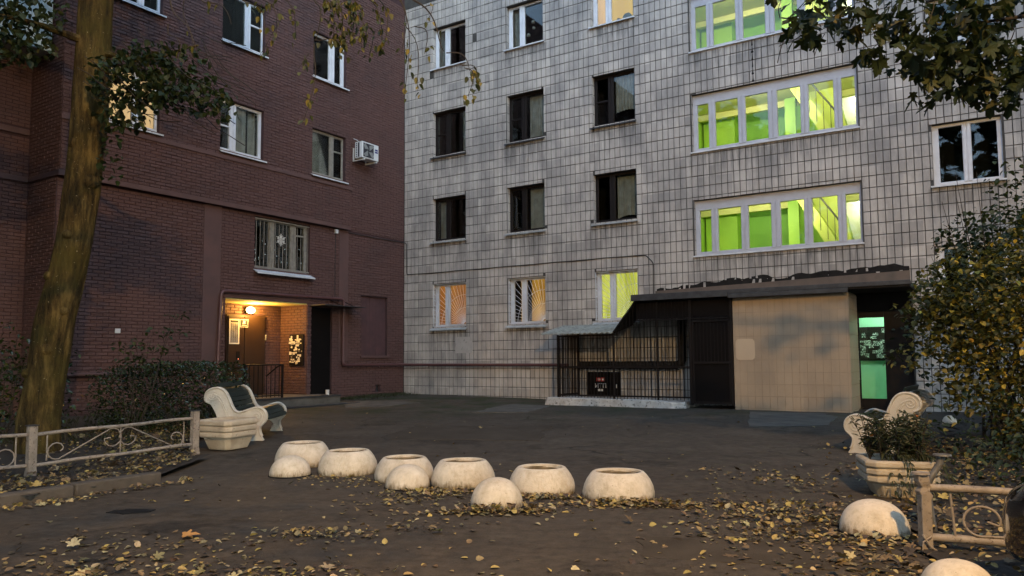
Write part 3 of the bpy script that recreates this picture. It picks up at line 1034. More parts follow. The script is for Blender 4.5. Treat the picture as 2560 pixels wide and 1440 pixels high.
# windows of the tiled block
WP = [(0.10, 0.30), (0.44, 0.97)]
BP = [(0.06, 0.33), (0.46, 0.96)]
PALE = 'curtain_pale'
for i, (c, r) in enumerate([(c, r) for r in ROWS for c in COLS]):
    row, col = divmod(i, 3)
    kw = dict(yr=0.15)
    if row == 0:
        kw.update(mat='pvc', sill='sill_grey', drop=0.12, out=0.10,
                  curtains=[[(0.02, 0.99, -0.1, 'lit_orange', 0.02, 12)], [(0.2, 0.345, -0.1, 'lit_amber', 0.02, 4), (0.5, 0.99, -0.1, 'lit_amber', 0.025, 12)],
                            [(0.02, 0.99, -0.1, 'lit_lime', 0.03, 10)]][col],
                  label=['window with an orange lit curtain behind a sunburst grille', 'window with amber lit curtains behind a sunburst grille', 'window with a bright lime lit curtain and a plant on the sill'][col])
    elif row in (1, 2):
        kw.update(mat='brown_frame', sill='sill_dark' if row == 2 else 'sill_grey', transoms={0: 0.5} if row == 2 else {}, drop=0.09,
                  curtains=[[(0.75, 0.99, -0.1, PALE, 0.02, 5)], [(0.48, 0.97, -0.1, PALE, 0.015, 9)], [(0.45, 0.99, 0.25, PALE, 0.02, 8, 0.06)]][col])
        if row == 1:
            kw['curtains'] = [[(0.05, 0.3, -0.1, PALE, 0.02, 4)], [(0.48, 0.97, -0.1, PALE, 0.01, 5)], [(0.45, 0.99, 0.08, PALE, 0.02, 12, 0.08)]][col]
    else:
        kw.update(mat='pvc', sill='sill_white', drop=0.05,
                  curtains=[[(0.0, 0.28, -0.1, PALE, 0.02, 4)], [(0.0, 0.25, -0.1, PALE, 0.02, 3)],
                            [(0.0, 0.4, -0.1, 'lit_cream', 0.03, 4), (0.4, 1.0, -0.1, 'lit_yellow', 0.003, 2)]][col])
        if col == 2:
            kw['label'] = 'white framed window with a yellow lit blind and a radio on the sill'
    wo = window(TB, c[0], c[1], r[0], r[1], 0.0, WP if row in (0, 3) else BP, **kw)
    if row == 0:   # sunburst grille: rays and two arcs from the lower right corner, in a thin frame
        g = MB()
        x0, x1, z0, z1 = c[0] + 0.02, c[1] - 0.02, r[0] + 0.03, r[1] - 0.02
        yg = 0.03
        for p, q in (((x0, z0), (x0, z1)), ((x0, z1), (x1, z1)), ((x1, z1), (x1, z0)), ((x1, z0), (x0, z0))):
            g.tube([(p[0], yg, p[1]), (q[0], yg, q[1])], 0.009, 6)
        for k in range(17):
            a = R(90 + k * 90 / 16)
            dx, dz = math.cos(a), math.sin(a)
            t = min((x1 - x0) / -dx if dx < -1e-6 else 9, (z1 - z0) / dz if dz > 1e-6 else 9)
            g.tube([(x1 + dx * 0.10, yg, z0 + dz * 0.10), (x1 + dx * t, yg, z0 + dz * t)], 0.0055, 5)
        for rr in (0.10, 0.55, 0.95):
            pts = []
            for k in range(25):
                a = R(90 + k * 90 / 24)
                px, pz = x1 + math.cos(a) * rr, z0 + math.sin(a) * rr
                if px > x0 and pz < z1 and not (0.3 < rr < 0.7 and k > 13 and col == 0):
                    pts.append((px, yg, pz))
            g.tube(pts, 0.0055, 5)
        g.build('sunburst_grille', 'pvc', wo)
        if col == 2:   # spiky plant behind the glass
            pm = MB()
            for k in range(16):
                a = R(rnd.uniform(20, 160))
                L = rnd.uniform(0.2, 0.38)
                p0 = Vector((c[0] + 0.92, 0.27, r[0] + 0.08))
                p1 = p0 + Vector((math.cos(a) * L, rnd.uniform(-0.03, 0.03), math.sin(a) * L))
                pm.tube([p0, (p0 + p1) / 2 + Vector((0, 0, 0.02)), p1], [0.012, 0.012, 0.002], 4)
            pm.build('windowsill_plant', 'print_dark', wo)
    if row == 3 and col == 1:   # small white ornaments behind the dark pane
        om = MB()
        for u, z, s in ((4.83, 11.62, 0.055), (4.85, 11.43, 0.05), (4.66, 11.25, 0.06), (4.80, 10.95, 0.05), (5.12, 10.93, 0.06)):
            om.lathe([(0.001, z - s), (s, z - s * 0.6), (s * 0.9, z + s * 0.3), (0.001, z + s)], 10, u, 0.3)
        om.build('ornament', 'paper', wo)
    if row == 3 and col == 2:   # radio and cup on the sill
        om = MB()
        om.prism([(7.80, 10.88), (8.06, 10.88), (8.06, 11.0), (7.99, 11.07), (7.87, 11.07), (7.80, 11.0)], lambda a, b, d: (a, d, b), 0.23, 0.29)
        om.lathe([(0.001, 10.88), (0.045, 10.885), (0.05, 10.98), (0.001, 10.985)], 10, 7.66, 0.26)
        om.build('radio', 'ac_grille', wo)
for z0, z1, lab in ((2.45, 3.82, None), (5.16, 6.53, 'dark window in a white frame reflecting trees, above the shrub'), (7.93, 9.36, None)):
    window(TB, 15.24, 16.55, z0, z1, 0.0, [(0.10, 0.44), (0.57, 0.93)], mat='pvc', sill='sill_white', yr=0.12, drop=0.05, label=lab)

# stairwell windows and the lit stairwell behind them
SP = [(9.92, 10.21), (10.39, 10.97), (11.16, 11.71), (11.94, 12.48), (12.67, 13.24), (13.42, 13.71)]
for z0, z1 in STAIR:
    window(TB, 9.80, 13.77, z0, z1, 0.0, [((a - 9.80) / 3.97, (b - 9.80) / 3.97) for a, b in SP], mat='pvc_grey', sill='sill_white', yr=0.10,
           top=0.26, bot=0.11, ext=0.03, drop=0.03, out=0.06, inside=False)
sw = MB()
DP = 2.75
sw.add([(9.3, DP, 3.2), (13.0, DP, 3.2), (13.0, DP, 14), (9.3, DP, 14)], [(0, 1, 2, 3)])
sw.add([(9.3, 0.19, 3.2), (9.3, DP, 3.2), (9.3, DP, 14), (9.3, 0.19, 14)], [(0, 1, 2, 3)])
sw.add([(14.2, 0.19, 3.2), (14.2, DP, 3.2), (14.2, DP, 14), (14.2, 0.19, 14)], [(3, 2, 1, 0)])
for zz in (3.2, 14):
    sw.add([(9.3, 0.19, zz), (14.2, 0.19, zz), (14.2, DP, zz), (9.3, DP, zz)], [(0, 1, 2, 3)])
stw = sw.build('stairwell', 'green_wall', TB)
MB().box(10.26, 11.74, DP - 0.015, DP - 0.002, 3.21, 13.9).build('shaded_green_panel', 'green_shaded', stw)  # shade of the recess drawn as a darker green sheet
MB().box(13.0, 14.2, DP - 0.02, DP + 0.05, 3.2, 14).build('lamp_bright_panel', 'lamp_bright_wall', stw)  # lamp glare on the end wall put in as white colour
for k in range(4):
    zc = 5.50 + 2.76 * k
    MB().box(9.31, 14.19, 0.19, 1.95, zc + 0.06, zc + 0.26).box(9.31, 14.19, 1.95, 2.1, zc - 0.10, zc + 0.26).build('landing', 'stair_white', stw, bevel=0.01)
    fl = MB()
    fl.prism([(12.05, zc + 0.05), (12.33, zc + 0.05), (13.35, zc - 1.75), (13.05, zc - 1.75)], lambda a, b, d: (a, d, b), 1.0, 2.0)
    fl.prism([(12.33, zc + 0.05), (13.05, zc + 0.05), (13.45, zc - 1.75), (13.35, zc - 1.75)], lambda a, b, d: (a, d, b), 1.55, 1.95)
    fl.build('stair_flight', 'flight', stw)
    hr = MB().tube([(12.2, 0.95, zc + 1.0 - 0.35), (13.2, 0.95, zc - 0.85)], 0.022, 6)
    for q in range(7):
        x = 12.2 + q * 0.165
        zt = zc + 0.65 - 1.5 * (x - 12.2)
        hr.tube([(x, 0.95, zt), (x, 0.95, zt - 0.85)], 0.008, 5)
    hr.build('stair_railing', 'print_dark', stw)
    MB().box(11.75, 12.02, 1.75, DP, zc - 1.8, zc + 0.05).build('column', 'green_wall', stw)
    MB().box(9.35, 10.25, 2.3, DP, zc - 1.8, zc + 0.05).build('chute', 'green_wall', stw)
    lm = MB().box(13.35, 13.65, DP - 0.12, DP - 0.05, zc - 0.06, zc + 0.02).build('stair_lamp', 'tube_glow', stw)
    light('stair_light', 'POINT', (13.5, DP - 0.4, zc - 0.05), 17, (1.0, 0.97, 0.75), TB, 0.08)
    MB().box(10.2, 13.4, 0.22, 0.27, zc - 0.04, zc + 0.0).build('hidden_glow_strip', 'tube_glow', stw)  # glowing strip added out of sight to go with the fill light
    al = bpy.data.lights.new('landing_fill_light', 'AREA')  # area light added behind the lintel to brighten the flights and walls
    al.shape, al.size, al.size_y = 'RECTANGLE', 3.6, 0.08
    al.energy, al.color = 52 * G, (1.0, 0.93, 0.62)
    ao = bpy.data.objects.new('landing_fill_light', al)
    C.objects.link(ao)
    ao.parent = TB
    ao.location = (11.8, 0.30, zc - 0.06)
    ao.rotation_euler = (R(62), 0, 0)

# entrance: dark door with a tall glass, and the turquoise hall behind it
hall = MB()
room(hall, 13.2, 15.4, 0.21, 1.6, 0.25, 2.95)
ho = hall.build('entrance_hall', 'hall_green', TB)
light('hall_light', 'POINT', (14.2, 0.75, 2.7), 62, (0.92, 1.0, 0.86), TB, 0.15)
dm = MB()
dm.box(13.502, 13.60, 0.10, 0.16, 0.2, 2.45).box(14.12, 14.698, 0.10, 0.16, 0.2, 2.45).box(13.60, 14.12, 0.10, 0.16, 2.31, 2.45)
dm.box(13.60, 14.12, 0.10, 0.16, 0.2, 0.47).box(13.502, 14.698, 0.11, 0.15, 2.45, 2.928)
do = dm.build('door', 'black_metal', TB, bevel=0.006)
MB().box(13.597, 14.123, 0.125, 0.131, 0.467, 2.313).build('pane', 'glass', do)
hb = MB().tube([(13.57, 0.09, 0.9), (13.57, 0.05, 0.95), (13.57, 0.05, 1.5), (13.57, 0.09, 1.55)], 0.012, 6).build('handle', 'sill_grey', do)
cd = MB().box(CELLAR[0] + 0.003, CELLAR[1] - 0.003, 0.05, 0.10, CELLAR[2] + 0.003, CELLAR[3] - 0.003).build('cellar_door', 'door_dark', TB)
MB().box(7.50, 7.52, 0.03, 0.05, 0.62, 0.72).build('handle', 'sill_white', cd)


def text_obj(name, body, size, mat, parent, loc, rot):
    cu = bpy.data.curves.new(name, 'FONT')
    cu.body = body
    cu.size = size
    cu.extrude = 0.002
    cu.align_x = 'CENTER'
    cu.materials.append(M[mat])
    o = bpy.data.objects.new(name, cu)
    C.objects.link(o)
    o.parent = parent
    o.location, o.rotation_euler = loc, rot
    me = bpy.data.meshes.new_from_object(o.evaluated_get(bpy.context.evaluated_depsgraph_get()))
    q = inst(name, me, parent, loc, rot)
    bpy.data.objects.remove(o)
    return q


text_obj('lettering', 'ИТП', 0.17, 'paper', cd, (7.03, 0.046, 0.62), (R(90), 0, 0))
rs = MB().box(6.91, 7.15, 0.042, 0.049, 0.80, 0.90).build('red_label', 'print_red', cd)
for x in (6.93, 7.0, 7.08):
    MB().box(x, x + 0.045, 0.038, 0.043, 0.825, 0.875).build('label_mark', 'paper', cd)
MB().box(6.95, 7.10, 0.042, 0.049, 0.53, 0.59).build('white_label', 'paper', cd)

# bitumen smear and brown flashing above the porch roof
from mathutils import noise as mnz
poly = [(8.74, 3.10)] + [(8.74 + 5.95 * k / 60, 3.22 + 0.15 * k / 60 + 0.05 * mnz.noise((k * 0.4, 0, 0)) + (0.16 if k > 6 else 0.03) * max(0, 0.6 + mnz.noise((k * 0.17, 3, 0)))) for k in range(61)] + [(14.69, 3.10)]
MB().prism(poly, lambda a, b, d: (a, -d, b), 0.0, 0.0125).build('bitumen_smear', 'bitumen', TB)
fm = MB()
fm.prism([(8.71, 3.0), (14.70, 2.98), (14.70, 3.33), (8.71, 3.19)], lambda a, b, d: (a, -d, b), 0.013, 0.03)
fm.build('flashing', 'flashing', TB)
MB().box(2.1, 2.75, -0.0125, -0.002, 1.62, 2.12).build('render_patch', 'patch_grey', TB)
# grime stain on the wall between the upper stairwell windows: black weathered joint
jm = MB()
for k in range(6):
    z = 8.30 + k * 0.185
    w = rnd.uniform(0.015, 0.05)
    jm.prism([(11.392, z), (11.41, z), (11.40 + w, z + 0.02), (11.418, z + 0.06), (11.41, z + 0.185), (11.398, z + 0.185), (11.39, z + 0.07), (11.40 - w * 0.8, z + 0.025)], lambda a, b, d: (a, -d, b), 0.0, 0.0145)
jm.build('weathered_joint', 'bitumen', TB)


# ------------------------------------------------------------------ porch, canopy and cage in front of the tiled wall
def rthing(name, label, cat, u, off, z, group=None):
    return thing(name, label, cat, MR @ Vector((u, -off, z)), -AR, group)


class RB(MB):
    """mesh in the tiled wall's own axes, moved to a thing's base when built"""
    def __init__(self, org):
        super().__init__()
        self.org = org

    def build(self, *a, **k):
        self.v = [(x - self.org[0], y - self.org[1], z - self.org[2]) for x, y, z in self.v]
        return super().build(*a, **k)


PO = (12.3, -0.6, 0.26)
porch = rthing('porch', 'beige painted porch box left of the turquoise lit doorway, under a dark flat canopy', 'porch', 12.3, 0.6, 0.26)
RB(PO).box(11.08, 13.58, -1.2, -0.02, 0.0, 2.83).build('wall', 'porch_grout', porch)
pc = cells(11.085, 13.575, 0.12, 0.53, 0.165, 0.275, 0.007, [], zorg=0.26) + cells(11.085, 13.575, 0.54, 2.80, 0.165, 0.275, 0.0042, [], zorg=0.26)
for i, c in enumerate(pc):
    t = RB(PO)
    proud(t, c, lambda a, b, d: (a, -1.2 - d, b), 0.0035 if c[2] > 0.5 else 0.008, 0.0008, 0.0015)
    t.build('tile', 'porch_tile', porch)
sp = RB(PO)
for c in cells(0.03, 1.19, 0.12, 2.80, 0.165, 0.275, 0.007, [], zorg=0.26):
    proud(sp, c, lambda a, b, d: (13.58 + d, -a, b), 0.008, 0.0012, 0.002)
sp.build('side_tiles', 'porch_tile', porch, kind='stuff')
M['porch_patch'] = paint('pale_beige_patch', (0.46, 0.355, 0.24), (0.43, 0.33, 0.222), 0.8, 3, 0.1)
pp = [(11.13 + 0.44 * (0.5 + 0.5 * max(-1, min(1, 1.25 * math.cos(t)))), 1.36 + 0.49 * (0.5 + 0.5 * max(-1, min(1, 1.25 * math.sin(t))))) for t in np.linspace(0, 2 * math.pi, 28, endpoint=False)]
RB(PO).prism(pp, lambda a, b, d: (a, -d, b), 1.2, 1.207).build('repainted_patch', 'porch_patch', porch)
can = RB(PO)
can.box(8.62, 14.80, -1.36, -0.035, 2.86, 2.97)
co_ = can.build('canopy', 'bitumen', porch, bevel=0.01)
e1 = RB(PO)
e1.box(8.60, 11.02, -1.40, -1.37, 2.84, 3.0).box(11.03, 13.62, -1.41, -1.37, 2.80, 2.90).box(11.0, 14.82, -1.39, -1.365, 2.905, 3.0)
e1.build('canopy_edge', 'sill_dark', co_, bevel=0.008)

CO = (8.3, -0.7, 0.30)
cage = rthing('security_cage', 'black barred cage over the cellar entrance with a sloping grey sheet roof', 'cage', 8.3, 0.7, 0.30)


def roof_z(u):
    return 2.06 if u < 8.02 else 2.06 + (u - 8.02) / (8.62 - 8.02) * 0.80 if u < 8.62 else 2.86


def cz(u, bot=0.42):
    return bot


for i in range(40):
    u = 6.44 + i * 0.0925
    if u > 10.02:
        break
    hgt = min(roof_z(u) - 0.02, 2.84)
    b = RB(CO).box(u - 0.0062, u + 0.0062, -1.206, -1.194, 0.40, hgt)
    b.build('bar', 'black_metal', cage)
for i in range(11):
    y = -0.1 - i * 0.098
    RB(CO).box(6.39, 6.406, y - 0.008, y + 0.008, 0.40, 2.05).build('bar', 'black_metal', cage)
for u, zt, w in ((6.40, 2.05, 0.025), (8.02, 2.05, 0.022), (9.20, 2.84, 0.02), (10.05, 2.84, 0.035), (11.035, 2.84, 0.03)):
    RB(CO).box(u - w, u + w, -1.2 - w, -1.2 + w, 0.30, zt).build('post', 'black_metal', cage, bevel=0.004)
RB(CO).box(6.385, 6.425, -0.06, -0.01, 0.35, 2.2).build('post', 'black_metal', cage)
for (a, b, z) in ((6.43, 10.02, 0.47), (6.43, 10.02, 1.20), (6.43, 8.0, 2.02), (8.65, 11.0, 2.36)):
    RB(CO).box(a, b, -1.222, -1.178, z - 0.018, z + 0.018).build('rail', 'black_metal', cage)
for z in (0.47, 1.20, 2.02):
    RB(CO).box(6.384, 6.418, -1.17, -0.07, z - 0.018, z + 0.018).build('rail', 'black_metal', cage)
gd = RB(CO)
gd.box(10.09, 10.13, -1.22, -1.18, 0.33, 2.32).box(10.96, 11.0, -1.22, -1.18, 0.33, 2.32).box(10.13, 10.96, -1.218, -1.182, 2.27, 2.32).box(10.13, 10.96, -1.218, -1.182, 0.33, 0.38).box(10.13, 10.96, -1.218, -1.182, 1.28, 1.33)
gate = gd.build('gate', 'black_metal', cage, bevel=0.004)
RB(CO).box(10.13, 10.96, -1.19, -1.185, 0.38, 2.27).build('gate_dark_backing', 'door_dark', gate)  # dark sheet standing in for the unlit inside behind the bars
for i in range(9):
    u = 10.20 + i * 0.085
    RB(CO).box(u - 0.007, u + 0.007, -1.207, -1.193, 1.33, 2.27).build('gate_bar', 'black_metal', gate)
RB(CO).box(8.66, 11.0, -1.19, -1.17, 2.39, 2.83).build('header_sheet', 'door_dark', cage)


def sheet(name, pts, mat, th=0.02, wave=0.0, n=40, z_at=None):
    """a roof sheet spanning two edges (front, back), corrugated along its length"""
    (f0, f1), (b0, b1) = pts
    vs, fs = [], []
    for i in range(n + 1):
        t = i / n
        w = wave * math.sin(t * n * 1.7) + 0.006 * math.sin(i * 2.3)
        a = Vector(f0).lerp(Vector(f1), t)
        b = Vector(b0).lerp(Vector(b1), t)
        jut = Vector((0, 0.012 * math.sin(i * 1.9), 0))
        for q, dz in ((a + jut, w), (b, w), (a + jut, w - th), (b, w - th)):
            vs.append((q.x, q.y, q.z + dz))
    for i in range(n):
        o, p = 4 * i, 4 * i + 4
        fs += [(o, p, p + 1, o + 1), (o + 2, o + 3, p + 3, p + 2), (o, o + 2, p + 2, p), (o + 1, p + 1, p + 3, o + 3)]
    fs += [(0, 1, 3, 2), (4 * n, 4 * n + 2, 4 * n + 3, 4 * n + 1)]
    s = RB(CO)
    s.add(vs, fs)
    o = s.build(name, mat, cage)
    bm_fix(o)
    return o


sheet('roof_sheet', (((5.90, -1.32, 2.085), (8.04, -1.32, 2.085)), ((5.95, -0.05, 2.36), (8.04, -0.05, 2.36))), 'slate', 0.022, 0.012, 48)
sheet('roof_slope', (((8.02, -1.30, 2.07), (8.66, -1.30, 2.87)), ((8.02, -0.05, 2.33), (8.66, -0.05, 2.90))), 'bitumen', 0.045, 0.0, 6)

# concrete plinth below the cage
plinth = rthing('concrete_plinth', 'low whitewashed concrete ledge below the barred cage', 'plinth', 8.0, 1.1, 0.27)
pl = RB((8.0, -1.1, 0.27))
top = [(6.2, -1.50), (6.8, -1.58), (7.6, -1.53), (8.4, -1.56), (9.1, -1.50), (9.62, -1.46), (9.9, -1.28), (9.9, -0.02), (6.30, -0.02), (6.25, -0.6)]
n = len(top)
pl.add([(x, y, 0.415 if i not in (5, 6) else 0.36) for i, (x, y) in enumerate(top)] + [(x + (0.06 if x > 8 else -0.06), y - (0.05 if y < -1 else 0), 0.1) for x, y in top], [tuple(range(n - 1, -1, -1))] + [(i, (i + 1) % n, n + (i + 1) % n, n + i) for i in range(n)])
po = pl.build('ledge', 'plinth_white', plinth, bevel=0.02)
bm_fix(po)


# ------------------------------------------------------------------ the brick block (left-hand wall): local x = -u
def la(a, b, d):
    return (a, -d, b)


UP = -0.12                                       # the upper storeys stand this far proud
COLA, COLB, COLC = (-4.06, -2.77), (-7.07, -5.75), (-9.94, -8.70)
LROWS = [(6.74, 8.05), (9.58, 10.90)]
LOPS = [(*c, *r) for r in LROWS for c in (COLA, COLB, COLC)]
BAR = (-5.88, -4.0, 3.86, 5.23)
REC = (-6.74, -4.06, 0.10, 3.02)
SIDE = (-3.91, -3.12, 0.10, 2.94)
BOARD = (-1.94, -0.78, 1.56, 3.39)
VENT = (-1.28, -1.08, 0.44, 0.66)
LOW = [BAR, REC, SIDE, BOARD, VENT]
EB = -10.88                                       # outer corner of the block, where it steps back
DEP = 1.2
bw = MB()
wall_grid(bw, EB, 0, -0.6, 5.31, LOW, la, 0.14)
up = lambda a, b, d: (a, UP - d, b)
wall_grid(bw, EB, -2.56, 5.31, 16, LOPS, up, 0.16)
wall_grid(bw, -2.56, 0, 5.31, 16, [], la, 0.1)
bw.add([(EB, UP, 5.31), (-2.56, UP, 5.31), (-2.56, 0, 5.31), (EB, 0, 5.31)], [(0, 1, 2, 3)])
bw.add([(-2.56, UP, 5.31), (-2.56, 0, 5.31), (-2.56, 0, 16), (-2.56, UP, 16)], [(0, 1, 2, 3)])
for z0, z1, y in ((-0.6, 5.31, 0.0), (5.31, 16, UP)):
    bw.add([(EB, DEP, z0), (EB, y, z0), (EB, y, z1), (EB, DEP, z1)], [(0, 1, 2, 3)])
bw.add([(-24, DEP, -0.6), (EB, DEP, -0.6), (EB, DEP, 16), (-24, DEP, 16)], [(0, 1, 2, 3)])
bw.add([(-24, 0, 16), (0, 0, 16), (0, 14, 16), (-24, 14, 16)], [(0, 1, 2, 3)])
# recess behind the entrance
RD = 1.12
bw.add([(-6.74, 0.141, 0.1), (-6.74, RD, 0.1), (-6.74, RD, 3.02), (-6.74, 0.141, 3.02)], [(0, 1, 2, 3)])
bw.add([(-4.06, 0.141, 0.1), (-4.06, RD, 0.1), (-4.06, RD, 3.02), (-4.06, 0.141, 3.02)], [(3, 2, 1, 0)])
bw.add([(-6.74, 0.141, 3.02), (-4.06, 0.141, 3.02), (-4.06, RD, 3.02), (-6.74, RD, 3.02)], [(0, 1, 2, 3)])
bw.add([(-6.74, RD, 0.1), (-4.06, RD, 0.1), (-4.06, RD, 3.02), (-6.74, RD, 3.02)], [(0, 1, 2, 3)])
bw.build('wall', 'mortar', BB)
BWD, BHT = 0.262, 0.0775
PIL = [(-7.40, -6.90, 1.4, 5.31), (-2.88, -2.50, 1.4, 5.31), (-6.74, -4.06, 3.02, 3.2)]
bl = [(c, 0) for c in cells(EB + 0.02, -0.02, 0.05, 5.30, BWD, BHT, 0.011, LOW + PIL, 0.5)]
bl += [(c, 1) for c in cells(EB + 0.0, -2.56, 5.33, 13.2, BWD, BHT, 0.011, LOPS, 0.5)]
bl += [(c, 0) for c in cells(-2.55, -0.02, 5.31, 13.2, BWD, BHT, 0.011, [], 0.5)]
bvar = []
for k in range(6):
    t = MB()
    proud(t, (0, BWD - 0.011, 0, BHT - 0.011), la, 0.010, 0.004, 0.006)
    o = t.build('brick', 'brick')
    bvar.append(o.data)
    bpy.data.objects.remove(o)
fullb = lambda c: abs(c[1] - c[0] - (BWD - 0.011)) < 1e-4 and abs(c[3] - c[2] - (BHT - 0.011)) < 1e-4
pickb = [b for b in bl if fullb(b[0]) and -9.75 < b[0][0] < -7.45 and 1.35 < b[0][2] < 3.7][:215]
psel = set(b[0] for b in pickb)
for c, k in pickb:
    inst('brick', rnd.choice(bvar), BB, (c[0], -0.0005, c[2]))
bm_ = MB()
for c, k in bl:
    if c not in psel:
        proud(bm_, c, up if k else la, 0.011, 0.008, 0.008, 0.0035)
for z0, z1, y in ((0.05, 5.30, 0.0), (5.33, 13.0, UP)):
    for c in cells(y + 0.02, DEP - 0.01, z0, z1, BWD, BHT, 0.011, [], 0.5):
        proud(bm_, c, lambda a, b, d: (EB - d, a, b), 0.010, 0.004, 0.006)
for c in cells(-15, EB - 0.02, 0.05, 9.2, BWD, BHT, 0.011, [(-15, EB, 6.3, 6.5)], 0.5):
    proud(bm_, c, lambda a, b, d: (a, DEP - d, b), 0.010, 0.004, 0.006)
for c in cells(-6.73, -4.07, 2.70, 3.0, BWD, BHT, 0.011, [], 0.5) + cells(-4.6, -4.07, 0.5, 2.70, BWD, BHT, 0.011, [], 0.5):
    proud(bm_, c, lambda a, b, d: (a, RD - d, b), 0.010, 0.004, 0.006)
bm_.build('brickwork', 'brick', BB, kind='stuff')
for c in cells(0.02, RD - 0.01, 0.5, 3.0, BWD, BHT, 0.013, [], 0.5):   # the lit side of the recess
    t = MB()
    proud(t, c, lambda a, b, d: (-4.06 - d, a, b), 0.012, 0.005, 0.008)
    t.build('brick', 'brick', BB)
for a, b, c, d in PIL[:2]:
    MB().box(a, b, -0.016, -0.001, c, d).build('pilaster', 'red_paint', BB, bevel=0.006)
# ledges and string courses
MB().box(EB - 0.02, -2.54, UP - 0.035, UP - 0.001, 5.30, 5.42).box(EB - 0.035, EB - 0.001, UP - 0.03, DEP, 5.30, 5.42).build('ledge', 'red_paint', BB, bevel=0.008)
MB().box(EB - 0.02, -2.50, UP - 0.045, UP - 0.001, 6.50, 6.60).build('string_course', 'red_paint', BB, bevel=0.008)
MB().box(-15, EB - 0.04, DEP - 0.06, DEP - 0.001, 6.33, 6.46).box(-15, EB - 0.04, DEP - 0.06, DEP - 0.001, 5.30, 5.42).build('string_course', 'red_paint', BB, bevel=0.008)
lg = MB()
lg.box(-14.5, EB - 0.05, DEP - 0.9, DEP - 0.002, 8.0, 10.5)
lo = lg.build('loggia', 'loggia', BB, bevel=0.01)
for k in range(6):
    MB().box(-14.4 + k * 0.6, -14.37 + k * 0.6, DEP - 0.915, DEP - 0.9, 8.0, 10.5).build('panel_rib', 'sill_white', lo)

LC = PALE
wl = [(COLA, 0, [(0.05, 0.585), (0.70, 0.955)], {1: 0.66}, [(0.02, 0.6, -0.1, LC, 0.02, 12), (0.68, 1.0, -0.1, LC, 0.015, 5)], 'old_frame'),
      (COLB, 0, [(0.015, 0.25), (0.40, 0.93)], {0: 0.5}, [(0.40, 0.72, -0.1, LC, 0.025, 7), (0.78, 0.95, -0.1, LC, 0.02, 4)], 'pvc'),
      (COLC, 0, [(0.05, 0.50), (0.64, 0.95)], {}, [(-0.02, 1.02, -0.1, 'lit_cream', 0.02, 9)], 'pvc'),
      (COLA, 1, [(0.04, 0.53), (0.70, 0.90)], {}, [], 'pvc'),
      (COLB, 1, [(0.02, 0.57), (0.70, 0.97)], {1: 0.56}, [(0.35, 0.58, -0.1, 'room_dark', 0.02, 6)], 'pvc'),
      (COLC, 1, [(0.05, 0.55), (0.68, 0.95)], {}, [], 'pvc')]
for c, r, p, tr, cu, mt in wl:
    window(BB, c[0], c[1], *LROWS[r], UP, p, mat=mt, transoms=tr, curtains=cu, sill='sill_white', yr=0.10, drop=0.09, out=0.10,
           label='window lit warm cream behind the tree trunk' if (c is COLC and r == 0) else None)
# barred window above the entrance: weathered frame, bars, paper snowflake, string of fairy lights
bwn = window(BB, *BAR, 0.0, [(0.02, 0.30), (0.39, 0.68), (0.79, 0.94)], mat='old_frame', transoms={2: 0.80}, yr=0.12, sill='sill_white', drop=0.16, out=0.2, ext=0.04,
             label='barred window above the entrance with a paper snowflake and fairy lights')
for k in range(15):
    x = BAR[0] + 0.06 + k * (BAR[1] - BAR[0] - 0.12) / 14
    MB().tube([(x, 0.02, BAR[2] + 0.03), (x, 0.02, BAR[3] - 0.03)], 0.007, 6).build('bar', 'old_frame', bwn)
for z in (BAR[2] + 0.02, BAR[3] - 0.05):
    MB().box(BAR[0] + 0.01, BAR[1] - 0.01, 0.012, 0.03, z, z + 0.025).build('grille_rail', 'old_frame', bwn)
sf = MB()
cx, czz = -4.94, 4.72
for k in range(6):
    a = R(90 + 60 * k)
    d = Vector((math.cos(a), 0, math.sin(a)))
    sf.tube([Vector((cx, 0.10, czz)) + d * 0.02, Vector((cx, 0.10, czz)) + d * 0.17], [0.02, 0.014], 5)
    for s in (-1, 1):
        e = Vector((math.cos(a + s * 0.9), 0, math.sin(a + s * 0.9)))
        sf.tube([Vector((cx, 0.10, czz)) + d * 0.08, Vector((cx, 0.10, czz)) + d * 0.08 + e * 0.06], 0.012, 5)
sf.tube([(cx + 0.085 * math.cos(R(60 * k + 30)), 0.10, czz + 0.085 * math.sin(R(60 * k + 30))) for k in range(6)], 0.013, 5, closed=True)
sf.build('paper_snowflake', 'paper', bwn)
fl_ = MB()
for k in range(26):
    t = rnd.random()
    x, z = BAR[0] + 0.1 + t * 1.7, 4.05 + 0.95 * rnd.random() * (0.35 + abs(t - 0.5) * 1.3)
    fl_.lathe([(0.001, z - 0.008), (0.009, z), (0.001, z + 0.008)], 6, x, 0.21)
fl_.build('fairy_lights', 'fairy', bwn)
# entrance: steel door of two leaves, lamp-lit soffit, slab over it
ed = MB().box(-5.9, -4.62, RD - 0.05, RD - 0.013, 0.5, 2.68).build('entrance_door', 'door_metal', BB, bevel=0.006)
for a, b in ((-5.86, -5.36), (-5.34, -4.66)):
    MB().box(a, b, RD - 0.08, RD - 0.051, 0.52, 2.64).build('door_leaf', 'door_metal', ed, bevel=0.008)
MB().box(-4.66, -4.63, RD - 0.1, RD - 0.081, 2.0, 2.15).build('hinge', 'sill_grey', ed)
kp = MB().box(-5.60, -5.50, RD - 0.1, RD - 0.081, 1.45, 1.68).build('entry_phone', 'black_metal', ed)
MB().box(-5.56, -5.545, RD - 0.108, RD - 0.1, 1.47, 1.485).build('red_led', 'red_led', ed)
MB().box(-6.78, -4.02, -0.02, 0.5, 3.022, 3.17).build('lintel', 'red_paint', BB, bevel=0.01)
MB().box(-6.73, -4.07, 0.02, RD - 0.02, 2.99, 3.018).build('soffit', 'stair_white', BB)
